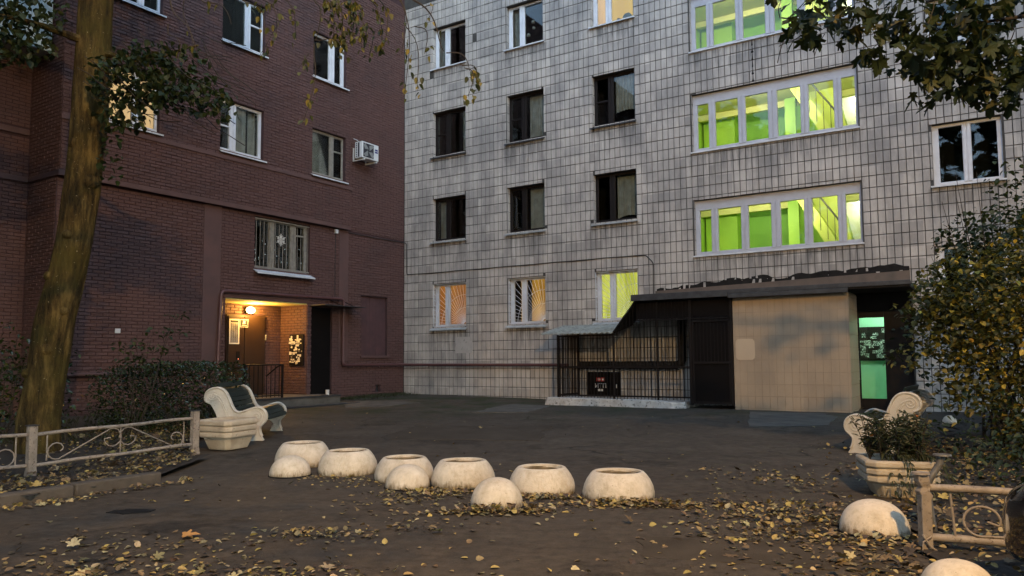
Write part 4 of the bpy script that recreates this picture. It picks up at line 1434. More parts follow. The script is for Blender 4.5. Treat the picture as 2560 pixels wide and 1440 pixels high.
MB().box(SIDE[0] + 0.003, SIDE[1] - 0.003, 0.07, 0.12, 0.3, SIDE[3] - 0.003).build('side_door', 'door_dark', BB)
bo = MB().box(BOARD[0] + 0.003, BOARD[1] - 0.003, 0.09, 0.11, BOARD[2] + 0.003, BOARD[3] - 0.003).build('boarded_window', 'wood_board', BB)
for k in range(8):
    w = (BOARD[1] - BOARD[0] - 0.01) / 8
    MB().box(BOARD[0] + 0.005 + k * w + 0.002, BOARD[0] + 0.005 + (k + 1) * w - 0.002, 0.075 + 0.006 * rnd.random(), 0.0895, BOARD[2] + 0.004, BOARD[3] - 0.004).build('plank', 'wood_board', bo, bevel=0.003)
MB().box(BOARD[0] - 0.06, BOARD[1] + 0.06, -0.07, 0.02, BOARD[2] - 0.07, BOARD[2] + 0.002).build('sill', 'red_paint', BB, bevel=0.01)
MB().box(VENT[0], VENT[1], 0.10, 0.13, VENT[2], VENT[3]).build('cellar_vent', 'print_dark', BB)


def lthing(name, label, cat, u, off, z, group=None):
    return thing(name, label, cat, ML @ Vector((-u, -off, z)), math.pi / 2 - AL, group)


class LB(RB):
    pass


# thin sheet canopy over the side door
sc = lthing('door_canopy', 'thin dark sheet metal canopy over the black side door', 'canopy', 3.4, 0.0, 2.96)
q = LB((-3.4, 0, 2.96))
q.box(-3.98, -2.35, -0.62, -0.012, 2.965, 2.985)
q.build('sheet', 'sill_dark', sc)
q = LB((-3.4, 0, 2.96))
for x in (-3.2, -2.7):
    q.tube([(x, -0.55, 2.96), (x, -0.012, 3.16)], 0.012, 6)
q.build('stay', 'black_metal', sc)

# platform and steps
st = lthing('entrance_steps', 'low concrete entrance platform with one step and dark edging', 'steps', 5.2, 0.6, 0.3)
SO = (-5.2, -0.6, 0.3)
LB(SO).box(-6.95, -3.72, -0.98, RD - 0.1, 0.05, 0.475).build('platform', 'concrete', st, bevel=0.012)
LB(SO).box(-6.96, -3.71, -1.0, -0.965, 0.44, 0.485).box(-3.74, -3.705, -0.96, -0.05, 0.44, 0.485).build('edging', 'step_edge', st)
LB(SO).box(-6.6, -3.40, -1.38, -0.985, 0.05, 0.26).build('step', 'concrete', st, bevel=0.012)
LB(SO).box(-6.61, -3.39, -1.40, -1.365, 0.225, 0.27).build('edging', 'step_edge', st)

rl = lthing('stair_railing', 'black metal hand railing on the entrance platform, behind the hedge', 'railing', 5.6, 0.8, 0.48)
RO = (-5.6, -0.8, 0.48)
q = LB(RO)
q.tube([(-6.75, -0.85, 1.32), (-5.62, -0.85, 1.32), (-5.50, -0.5, 1.26), (-5.35, 0.1, 1.02)], 0.02, 8)
q.build('handrail', 'black_metal', rl)
for x in (-6.75, -5.62):
    LB(RO).box(x - 0.022, x + 0.022, -0.872, -0.828, 0.30, 1.32).build('post', 'black_metal', rl)
for k in range(8):
    x = -6.63 + k * 0.13
    LB(RO).box(x - 0.007, x + 0.007, -0.857, -0.843, 0.50, 1.31).build('bar', 'black_metal', rl)
LB(RO).box(-6.74, -5.63, -0.86, -0.84, 0.53, 0.56).build('lower_rail', 'black_metal', rl)

# lamp over the entrance
wlp = lthing('entrance_lamp', 'glowing oval lamp above the brown entrance door', 'lamp', 5.18, -1.05, 2.82)
lb = MB()
lb.lathe([(0.001, -0.075), (0.07, -0.06), (0.11, -0.02), (0.115, 0.0)], 20)
ml = Matrix.Rotation(R(90), 4, 'X') @ Matrix.Diagonal((1.25, 0.8, 1, 1))
lb.v = [tuple(ml @ Vector((x, y, -z))) for x, y, z in lb.v]
lb.v = [(x, y - 0.03, z) for x, y, z in lb.v]
lb.build('glass_bowl', 'orange_glow', wlp, smooth=True)
MB().box(-0.14, 0.14, -0.03, 0.03, -0.09, 0.09).build('lamp_base', 'black_metal', wlp, bevel=0.01)
light('entrance_light', 'POINT', ML @ Vector((-5.18, 0.80, 2.80)), 95, (1.0, 0.50, 0.11), None, 0.07)

# papers on the door and the two notice boards
M['table_print'] = None


def print_mat(name, base, ink, sx, sz, thr, warp):
    m, nt, b = new_mat(name)
    c = coords(nt)
    mp = N(nt, 'ShaderNodeMapping', _Scale=(sx, 1, sz))
    nt.links.new(c, mp.inputs[0])
    f = noise(nt, 1.0, mp.outputs[0], 6, 0.75)
    nt.links.new(ramp(nt, f, [(thr - 0.02, ink), (thr + 0.02, base)]), b.inputs['Base Color'])
    b.inputs['Roughness'].default_value = 0.5
    return m


M['notice_print'] = print_mat('notice_print', (0.75, 0.72, 0.6), (0.03, 0.028, 0.025), 30, 42, 0.50, 0)
M['notice_print_dark'] = print_mat('notice_print_dark', (0.55, 0.62, 0.58), (0.012, 0.014, 0.014), 26, 40, 0.53, 0)
DO = (-5.7, RD - 0.082, 1.9)
for nm, lab, x0, x1, z0, z1 in (('notice_sheet', 'tall paper notice with a printed table on the brown entrance door', -5.84, -5.52, 1.88, 2.56),
                                ('notice_sheet', 'small black and white notice beside the tall one on the entrance door', -5.50, -5.24, 2.34, 2.56)):
    org = Vector(((x0 + x1) / 2, RD - 0.082, z0))
    t = thing(nm, lab, 'notice', ML @ org, math.pi / 2 - AL)
    b = LB(tuple(org)).box(x0, x1, RD - 0.0855, RD - 0.0815, z0, z1).build('paper_sheet', 'paper', t)
    q = LB(tuple(org))
    y0, y1 = RD - 0.0875, RD - 0.0856
    if z1 - z0 > 0.4:
        q.box(x0 + 0.035, x1 - 0.035, y0, y1, z1 - 0.10, z1 - 0.04)
        for k in range(17):
            z = z0 + 0.04 + k * 0.031
            for j in range(4):
                xx = x0 + 0.035 + j * 0.064
                q.box(xx, xx + 0.055, y0, y1, z, z + 0.022)
    else:
        q.box(x0 + 0.015, x1 - 0.015, y0, y1, z0 + 0.015, z1 - 0.015)
        q2 = LB(tuple(org))
        q2.prism([(x0 + 0.07, z0 + 0.08), (x0 + 0.18, z0 + 0.10), (x0 + 0.15, z0 + 0.15), (x0 + 0.19, z0 + 0.16), (x0 + 0.10, z0 + 0.19), (x0 + 0.09, z0 + 0.13)], lambda a, c, d: (a, d, c), RD - 0.0888, RD - 0.0876)
        q2.box(x0 + 0.05, x1 - 0.05, RD - 0.0888, RD - 0.0876, z0 + 0.04, z0 + 0.055)
        q2.build('camera_symbol', 'paper', t)
    q.build('printed_table' if z1 - z0 > 0.4 else 'dark_field', 'print_dark', t)
nb = thing('notice_board', 'lamp-lit board of torn notices on the brick side of the entrance recess', 'notice board', ML @ Vector((-4.08, 0.42, 1.3)), math.pi / 2 - AL)
q = MB().box(-0.035, 0.0, -0.33, 0.24, -0.02, 0.86).build('board', 'black_metal', nb, bevel=0.004)
for k in range(46):
    a, b = rnd.uniform(-0.31, 0.16), rnd.uniform(0.02, 0.76)
    w, h = rnd.uniform(0.035, 0.11), rnd.uniform(0.03, 0.10)
    if b > 0.5:
        w, h = w * 1.3, h * 1.2
    rot = Matrix.Translation((-0.036 - 0.0008 * k, a, b)) @ Matrix.Rotation(rnd.uniform(-0.25, 0.25), 4, 'X')
    MB().box(-0.0004, 0, 0, min(w, 0.23 - a), 0, min(h, 0.84 - b), rot).build('torn_notice', 'notice_print' if k % 4 else 'paper', nb)
nb2 = rthing('notice_board', 'dark notice board on the turquoise hall wall behind the glass door', 'notice board', 13.9, -1.58, 1.2)
MB().box(-0.62, 0.32, -0.04, 0.0, 0.12, 0.95).build('board', 'black_metal', nb2, bevel=0.004)
for k in range(34):
    a, b = rnd.uniform(-0.58, 0.16), rnd.uniform(0.16, 0.8)
    w, h = rnd.uniform(0.06, 0.16), rnd.uniform(0.04, 0.12)
    MB().box(a, a + w, -0.0415 - 0.0006 * k, -0.0410 - 0.0006 * k, b, b + h).build('torn_notice', 'notice_print_dark', nb2)

# pipes and cables on both walls
def tr_pts(mat, pts, org):
    return [tuple((mat @ Vector(p)) - Vector(org)) for p in pts]


def rounded(pts, r=0.12, n=5):
    out = [Vector(pts[0])]
    for i in range(1, len(pts) - 1):
        p, a, b = Vector(pts[i]), Vector(pts[i - 1]), Vector(pts[i + 1])
        da, db = (a - p), (b - p)
        ra_, rb_ = min(r, da.length * 0.45), min(r, db.length * 0.45)
        pa, pb = p + da.normalized() * ra_, p + db.normalized() * rb_
        for k in range(n + 1):
            t = k / n
            out.append(pa * (1 - t) ** 2 + p * 2 * t * (1 - t) + pb * t * t)
    out.append(Vector(pts[-1]))
    return out


LP = lambda u, z, off: ML @ Vector((-u, -off, z))
RP = lambda u, z, off: MR @ Vector((u, -off, z))
pts = [LP(7.0, 1.15, 0.10), LP(6.93, 3.17, 0.10), LP(2.78, 3.22, 0.12), LP(2.78, 1.28, 0.10), LP(0.12, 1.28, 0.12)] + [RP(0.18, 1.27, 0.10), RP(6.1, 1.25, 0.10)]
o0 = LP(7.0, 0.5, 0.1)
pipe = thing('gas_pipe', 'dark red pipe looping over the entrance and along both walls', 'pipe', o0)
pm = MB().tube([p - o0 for p in rounded(pts, 0.13)], 0.042, 10)
pm.build('tube', 'red_pipe', pipe, smooth=True, angle=60)
for P in [LP(u, 1.28, 0.05) for u in (2.3, 1.2)] + [RP(u, 1.26, 0.05) for u in (1.1, 3.2, 5.2)]:
    MB().box(-0.015, 0.015, -0.06, 0.06, -0.075, 0.02).build('bracket', 'red_pipe', pipe, loc=P - o0)
o0 = LP(10.6, 1.15, 0.1)
pipe2 = thing('low_pipe', 'pale red pipe along the foot of the brick wall beside the tree', 'pipe', o0)
MB().tube([LP(10.8, 1.15, 0.09) - o0, LP(7.5, 1.16, 0.09) - o0], 0.045, 10).build('tube', 'red_paint', pipe2, smooth=True, angle=60)
MB().box(-0.015, 0.015, -0.06, 0.06, -0.12, 0.02).build('bracket', 'red_paint', pipe2, loc=LP(9.2, 1.15, 0.04) - o0)
o0 = RP(6.5, 1.2, 0.2)
pipe3 = thing('heating_pipe', 'thick dark heating pipe inside the cage that turns up beside the gate', 'pipe', o0)
MB().tube([p - o0 for p in rounded([RP(6.5, 1.25, 0.16), RP(9.45, 1.24, 0.16), RP(9.45, 2.8, 0.16)], 0.2)], 0.10, 12).build('tube', 'bitumen', pipe3, smooth=True, angle=60)
o0 = LP(2.6, 5.24, 0.02)
cb = thing('wall_cable', 'black cable sagging along the tiled wall below the first floor windows', 'cable', o0)
cp = [LP(2.52, 5.24, 0.02), LP(1.3, 5.235, 0.02), LP(0.05, 5.25, 0.03), RP(0.14, 5.22, 0.03), RP(0.15, 4.19, 0.025)]
for k in range(1, 17):
    u = 0.15 + k * 0.505
    cp.append(RP(u, 4.175 + 0.012 * math.sin(k * 1.9), 0.022))
cp += [RP(8.45, 4.17, 0.022), RP(8.66, 3.95, 0.022), RP(8.65, 3.12, 0.022)]
MB().tube([p - o0 for p in rounded(cp, 0.07, 3)], 0.013, 6).build('line', 'cable', cb)
o0 = LP(3.04, 5.2, 0.02)
cb2 = thing('drop_cable', 'straight black cable dropping from a small white box beside the barred window', 'cable', o0)
MB().tube([LP(3.04, 5.2, 0.018) - o0, LP(3.05, 4.2, 0.018) - o0, LP(3.04, 3.24, 0.018) - o0], 0.011, 6).build('line', 'cable', cb2)
MB().box(-0.05, 0.05, -0.06, 0.0, -0.05, 0.06).build('junction_box', 'sill_white', cb2).rotation_euler = (0, 0, math.pi / 2 - AL)
t = lthing('house_plate', 'small pale plate on the brick wall beside the tree', 'plate', 9.49, 0.012, 2.05)
MB().box(-0.06, 0.06, -0.012, 0.0, 0.0, 0.1).build('plate', 'sill_white', t)

# air conditioner beside the corner
ac = lthing('air_conditioner', 'white air conditioner unit on brackets beside the upper brick windows', 'air conditioner', 2.08, 0.02, 7.44)
MB().box(-0.36, 0.35, -0.46, -0.16, 0.06, 0.56).build('casing', 'ac_white', ac, bevel=0.014)
MB().box(-0.31, 0.13, -0.466, -0.461, 0.10, 0.52).build('fan_opening', 'ac_dark', ac)
for k in range(4):
    a = R(45 + 90 * k)
    p = [(0.04 * math.cos(a - 0.8), 0.04 * math.sin(a - 0.8)), (0.29 * math.cos(a - 0.25), 0.27 * math.sin(a - 0.25)), (0.29 * math.cos(a + 0.25), 0.27 * math.sin(a + 0.25)), (0.16 * math.cos(a + 0.62), 0.16 * math.sin(a + 0.62))]
    p = [(max(-0.215, min(0.215, x)) - 0.09, max(-0.205, min(0.205, z)) + 0.31) for x, z in p]
    MB().prism(p, lambda a_, b_, d: (a_, d, b_), -0.474, -0.467).build('fan_guard_blade', 'ac_grille', ac)
for z in (0.30, 0.37):
    MB().box(0.19, 0.31, -0.464, -0.4595, z, z + 0.05).build('blue_label', 'ac_blue', ac)
for k in range(8):
    MB().box(-0.365, -0.359, -0.25, -0.21, 0.10 + k * 0.055, 0.135 + k * 0.055).build('side_slot', 'ac_dark', ac)
MB().box(-0.365, -0.359, -0.35, -0.29, 0.09, 0.53).build('side_slot', 'ac_dark', ac)
for x in (-0.27, 0.25):
    MB().box(x - 0.02, x + 0.02, -0.48, 0.0, 0.0, 0.04).box(x - 0.02, x + 0.02, -0.03, 0.0, 0.04, 0.42).build('bracket', 'ac_white', ac)
MB().tube([(-0.2, -0.2, 0.56), (-0.22, -0.12, 0.66), (-0.26, 0.0, 0.72)], 0.01, 6).build('hose', 'ac_white', ac)
# white candle-like cup left on the platform
cup = lthing('paper_cup', 'small white cup standing on the entrance platform by the black side door', 'cup', 3.98, 0.75, 0.476)
MB().lathe([(0.001, 0), (0.045, 0.0), (0.055, 0.14), (0.05, 0.142), (0.04, 0.02), (0.001, 0.018)], 14).build('cup', 'paper', cup, smooth=True)
MB().lathe([(0.001, 0), (0.09, 0.0), (0.1, 0.015), (0.001, 0.02)], 14, -0.12, -0.02).build('saucer', 'kerb', cup)


# ------------------------------------------------------------------ bowl planters and domes on the asphalt
BOWL = [(0.02, 0.02), (0.335, 0.0), (0.352, 0.03), (0.353, 0.075), (0.340, 0.13), (0.312, 0.185), (0.275, 0.232), (0.252, 0.252), (0.238, 0.257), (0.222, 0.252), (0.214, 0.225), (0.214, 0.22), (0.20, 0.20), (0.02, 0.19)]
bp = thing('bowl_planter', None, 'planter')
k = MB().lathe(BOWL[:11], 56, wob=0.004)
k.f.pop()
k.f.pop()
k.build('bowl', 'dome', bp, smooth=True, angle=50)
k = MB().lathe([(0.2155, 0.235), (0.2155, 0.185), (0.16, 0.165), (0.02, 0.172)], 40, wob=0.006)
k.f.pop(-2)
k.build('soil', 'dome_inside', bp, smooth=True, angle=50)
BPL = [(-2.80, 10.28, 1.03, 'cream bowl planter half hidden by the leftmost dome, far end of the row'),
       (-2.05, 9.58, 1.03, 'cream bowl planter standing free between the two domes at the row\'s far end'),
       (-1.28, 9.08, 0.98, 'cream bowl planter partly hidden behind the second dome'),
       (-0.56, 8.67, 1.02, 'cream bowl planter with leaves at its foot, left behind the tall middle dome'),
       (0.30, 8.18, 1.0, 'cream bowl planter with leaves at its foot, right behind the tall middle dome'),
       (1.06, 7.80, 1.02, 'largest cream bowl planter at the near end of the row in a drift of leaves')]
for i, (x, y, s, lab) in enumerate(BPL):
    o = bp if i == 0 else copy_tree(bp)
    o.location = (x, y, ground(x, y) - 0.01)
    o.scale = (s, s, s * rnd.uniform(1.07, 1.14))
    o.rotation_euler = (rnd.uniform(-0.015, 0.015), rnd.uniform(-0.015, 0.015), rnd.uniform(0, 6))
    tag(o, lab, 'planter', 'round bowl planters across the yard')
HEMI = [(0.225, -0.005), (0.245, 0.0)] + [(0.247 * math.cos(a) ** 0.9, 0.255 * math.sin(a) ** 0.93 + 0.002) for a in np.linspace(0.02, 1.5, 13)] + [(0.004, 0.2585)]
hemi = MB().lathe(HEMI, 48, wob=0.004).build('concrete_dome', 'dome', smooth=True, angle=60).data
bpy.data.objects.remove(C.objects['concrete_dome'])
DM = [(-2.72, 9.42, 1.0, 0.93, 'cream dome bollard in front of the leftmost bowl planter'),
      (-1.17, 8.56, 1.0, 0.97, 'cream dome bollard in front of the third bowl planter'),
      (-0.16, 7.42, 1.02, 1.05, 'tall cream dome bollard in front, between two bowl planters'),
      (2.90, 6.24, 1.06, 0.95, 'cream dome bollard mottled with leaf shadows beside the right fence post'),
      (2.63, 4.62, 0.84, 0.92, 'cream dome bollard cut off by the lower edge beside the black car')]
for x, y, s, h, lab in DM:
    o = inst('concrete_dome', hemi, None, (x, y, ground(x, y)), (0, 0, rnd.uniform(0, 6)), (s, s, s * h))
    tag(o, lab, 'bollard', 'concrete domes in the yard')
    MB().lathe([(0.20, 0.0), (0.262, 0.001), (0.258, 0.012), (0.22, 0.014)], 40).build('contact_shadow_ring', 'bitumen', o)  # dark ring drawn as the contact shadow round the dome's foot
o = inst('concrete_dome', hemi, None, (8.07, 14.2, ground(8.07, 14.2)), (0, 0, 1), (0.5, 0.5, 0.6))
tag(o, 'small whitish dome far back under the yellow shrub', 'bollard', 'concrete domes in the yard')

# ------------------------------------------------------------------ square concrete planters
def make_planter():
    t = thing('square_planter', None, 'planter')

    def ring(h, c):
        return [(h - c, -h), (h, -h + c), (h, h - c), (h - c, h), (-h + c, h), (-h, h - c), (-h, -h + c), (-h + c, -h)]

    def loft(levels, name, mat, bev):
        mb = MB()
        for h, z in levels:
            mb.v += [(x, y, z) for x, y in ring(h, h * 0.24)]
        for i in range(len(levels) - 1):
            for j in range(8):
                mb.f.append((i * 8 + j, i * 8 + (j + 1) % 8, (i + 1) * 8 + (j + 1) % 8, (i + 1) * 8 + j))
        mb.f.append(tuple(range(7, -1, -1)))
        mb.f.append(tuple((len(levels) - 1) * 8 + j for j in range(8)))
        return mb.build(name, mat, t, bevel=bev)
    loft([(0.235, 0.0), (0.30, 0.17), (0.30, 0.19)], 'base', 'planter', 0.012)
    for k in range(3):
        z = 0.185 + 0.088 * k
        levels = [(0.335 + 0.008 * k, z), (0.352 + 0.008 * k, z + 0.02), (0.352 + 0.008 * k, z + 0.066), (0.335 + 0.008 * k, z + 0.0865)]
        if k == 2:
            levels += [(0.305, z + 0.088), (0.295, z + 0.04)]
        loft(levels, 'moulding', 'planter', 0.008)
    s = MB()
    s.v = [(x, y, 0.40) for x, y in ring(0.30, 0.07)]
    s.f = [tuple(range(8))]
    s.build('soil', 'soil', t)
    return t


pa = make_planter()
pa.location = (-4.33, 11.72, ground(-4.33, 11.7) + 0.01)
pa.rotation_euler = (0.02, 0, R(-26))
pa.scale = (0.93, 0.93, 1.0)
tag(pa, 'empty square concrete planter in front of the left bench', 'planter', 'square concrete planters')
pb = copy_tree(pa)
pb.location = (3.93, 7.9, ground(3.8, 8.1))
pb.rotation_euler = (0, 0, R(-14))
pb.scale = (0.95, 0.95, 0.84)
tag(pb, 'square concrete planter overgrown with marigolds in front of the right bench', 'planter', 'square concrete planters')

# marigold plants growing in the right planter
for i in range(11):
    a, r_ = i * 2.4, 0.07 * math.sqrt(i + 0.5)
    px, py = 3.93 + r_ * math.cos(a) * 1.15, 7.9 + r_ * math.sin(a) * 1.15
    z0 = ground(px, py) + 0.35
    pt = thing('marigold_plant', 'dark leafy marigold plant in the right square planter', 'plant', (px, py, z0), 0, 'marigold plants in the planter')
    stems, lv = MB(), MB()
    P, E, Z, K = [], [], [], []
    fl = []
    for s in range(9):
        aa, ln, hh = rnd.uniform(0, 6.28), rnd.uniform(0.03, 0.24), rnd.uniform(0.22, 0.5)
        end = Vector((math.cos(aa) * ln, math.sin(aa) * ln, hh))
        mid = end * 0.5 + Vector((0, 0, 0.06))
        stems.tube([(0, 0, 0), mid, end], [0.005, 0.004, 0.002], 4)
        for q in range(18):
            t = rnd.uniform(0.15, 1)
            b = (mid * (t * 2) if t < 0.5 else mid.lerp(end, t * 2 - 1))
            P.append(tuple(b + Vector((rnd.uniform(-.02, .02), rnd.uniform(-.02, .02), 0))))
            E.append((rnd.uniform(-0.6, 0.6), rnd.uniform(-0.7, 0.6), rnd.uniform(0, 6.28)))
            Z.append(rnd.uniform(0.05, 0.10))
            K.append(jitter_col(rnd.choice([(0.03, 0.045, 0.015), (0.045, 0.06, 0.02), (0.06, 0.06, 0.025)])))
        if rnd.random() < 0.05:
            fl.append(end)
    if py < 7.95:   # sprays that hang over the rim
        for s in range(7):
            aa = rnd.uniform(-2.0, -0.2)
            for q in range(9):
                t = q / 8
                P.append((math.cos(aa) * 0.32 * t, math.sin(aa) * 0.36 * t, 0.08 + 0.1 * t - 0.42 * t * t))
                E.append((rnd.uniform(-0.6, 0.6), rnd.uniform(0.2, 1.2), aa + rnd.uniform(-0.8, 0.8)))
                Z.append(rnd.uniform(0.05, 0.10))
                K.append(jitter_col((0.05, 0.06, 0.025)))
    leaves_into(lv, 'narrow', P, E, Z, K)
    stems.build('stem', 'twig', pt)
    lv.build('foliage', 'leaf', pt)
    for e_ in fl:
        f = MB().lathe([(0.001, 0), (0.016, 0.006), (0.022, 0.018), (0.012, 0.026), (0.001, 0.024)], 9)
        f.build('flower', 'flower', pt, loc=e_)

# ------------------------------------------------------------------ benches: two S-shaped cast panels with scrolls, green slats between
def smooth_closed(pts, n=4):
    out = []
    k = len(pts)
    for i in range(k):
        p0, p1, p2, p3 = pts[i - 1], pts[i], pts[(i + 1) % k], pts[(i + 2) % k]
        for j in range(n):
            t = j / n
            out.append(tuple(0.5 * (2 * p1[q] + (p2[q] - p0[q]) * t + (2 * p0[q] - 5 * p1[q] + 4 * p2[q] - p3[q]) * t * t + (3 * p1[q] - p0[q] - 3 * p2[q] + p3[q]) * t ** 3) for q in (0, 1)))
    return out


SEATLINE = [(330, 285), (400, 310), (460, 370), (510, 470), (555, 580), (600, 650), (655, 678), (740, 668), (850, 630), (950, 605), (1020, 622), (1085, 680), (1105, 760)]
OUT = [(130, 430), (150, 355), (225, 295)] + SEATLINE + [(1085, 830), (1035, 885), (1000, 930), (1010, 1010), (1045, 1090), (1068, 1143), (960, 1143), (840, 1143), (850, 1080), (905, 1010), (860, 930), (760, 905), (640, 930), (560, 1000), (520, 1143), (330, 1143), (345, 1000), (345, 860), (318, 740), (270, 630), (205, 535), (150, 500)]
to = lambda p: ((p[0] - 600) / 1000, (1143 - p[1]) / 1000)
LEN = 1.36


def make_bench():
    t = thing('park_bench', None, 'bench')
    out = smooth_closed([to(p) for p in OUT], 4)
    sl_ = [to(p) for p in SEATLINE]
    for y in (-LEN / 2, LEN / 2):
        mb = MB()
        mb.prism(out, lambda a, b, d: (a, d, b), y - 0.035, y + 0.035)
        pn = mb.build('side_panel', 'bench_cast', t, bevel=0.006)
        s = 1 if y > 0 else -1
        for yy in (y - 0.037, y + 0.037):
            rim = [(215, 532), (150, 500), (130, 440), (150, 360), (225, 298)] + SEATLINE + [(1085, 830), (1035, 883), (1002, 930), (1008, 1010), (1042, 1090)]
            rp = smooth_closed([to(rim[0])] + [to(p) for p in rim] + [to(rim[-1])], 4)[4:-8]
            mb = MB().tube([(a - 0.0, yy, b - 0.0) for a, b in rp], 0.017, 7)
            for (cx_, cy_), r0, turns, a0, dr in (((255, 425), 0.085, 2.1, 60, 1), ((955, 755), 0.095, 2.1, 80, -1), ((910, 1040), 0.045, 1.7, 40, 1)):
                c = to((cx_, cy_))
                mb.tube([(c[0] + r0 * (1 - q / 42) * math.cos(R(a0) + dr * q / 42 * turns * 2 * math.pi), yy, c[1] + r0 * (1 - q / 42) * math.sin(R(a0) + dr * q / 42 * turns * 2 * math.pi)) for q in range(40)], 0.0085, 6)
            for off_ in (0.075, 0.115):   # flutes that follow the curve of the back
                fl = []
                for (ax, ay) in [(330, 330), (400, 370), (450, 450), (490, 550), (540, 660), (600, 725), (680, 745), (800, 720), (880, 700)]:
                    a, b = to((ax, ay))
                    fl.append((a - off_ * 0.45, yy, b - off_ * 0.8))
                mb.tube(fl, 0.007, 6)
            mb.build('scrollwork', 'bench_cast', pn, smooth=True, angle=70)
    # slats: stations along the seat line
    pts = smooth_closed(sl_, 6)[:-6]
    d = [0]
    for i in range(1, len(pts)):
        d.append(d[-1] + math.hypot(pts[i][0] - pts[i - 1][0], pts[i][1] - pts[i - 1][1]))
    n = 15
    for k in range(n):
        s = d[-1] * (k + 0.55) / n
        i = max(j for j in range(len(d)) if d[j] <= s)
        i = min(i, len(pts) - 2)
        dx, dz = pts[i + 1][0] - pts[i][0], pts[i + 1][1] - pts[i][1]
        L = math.hypot(dx, dz)
        a = math.atan2(dz, dx)
        q = (s - d[i]) / L if L else 0
        cx_, cz_ = pts[i][0] + dx * q, pts[i][1] + dz * q
        m = Matrix.Translation((cx_ + 0.038 * math.sin(a), 0, cz_ - 0.038 * math.cos(a))) @ Matrix.Rotation(-a, 4, 'Y')
        w = d[-1] / n * 0.44
        MB().box(-w, w, -LEN / 2 + 0.034, LEN / 2 - 0.034, -0.014, 0.014, m).build('slat', 'slat_green', t, bevel=0.004)
    for k in ((500, 640), (880, 740)):
        a, b = to(k)
        MB().box(a - 0.02, a + 0.02, -LEN / 2 + 0.034, LEN / 2 - 0.034, b - 0.02, b + 0.02).build('tie_bar', 'black_metal', t)
    return t


b1 = make_bench()
b1.location = (-4.56, 13.15, ground(-4.5, 13.1) - 0.01)
b1.rotation_euler = (0, 0, R(4))
tag(b1, 'white and dark green bench by the hedge, facing right behind the empty planter', 'bench', 'benches with scrolled side panels')
b2 = copy_tree(b1)
b2.location = (5.55, 11.25, ground(5.5, 11.2) - 0.01)
b2.rotation_euler = (0, 0, R(180 - 35))
tag(b2, 'white and dark green bench facing left behind the marigold planter', 'bench', 'benches with scrolled side panels')

# ------------------------------------------------------------------ left fence: posts, rails, scrolls
def rail_fence(A, B, name, label, n_back=1, extra=None):
    A, B = Vector((*A, 0)), Vector((*B, 0))
    d = (A - B)
    L = d.length
    d.normalize()
    ang = math.atan2(-d.y, -d.x)
    t = thing(name, label, 'fence', (B.x, B.y, ground(B.x, B.y)), ang)
    return t, L


fence, FL = rail_fence((-5.67, 9.07), (-4.48, 10.83), 'garden_fence', 'low chipped beige metal fence with scrolls along the left flower bed')
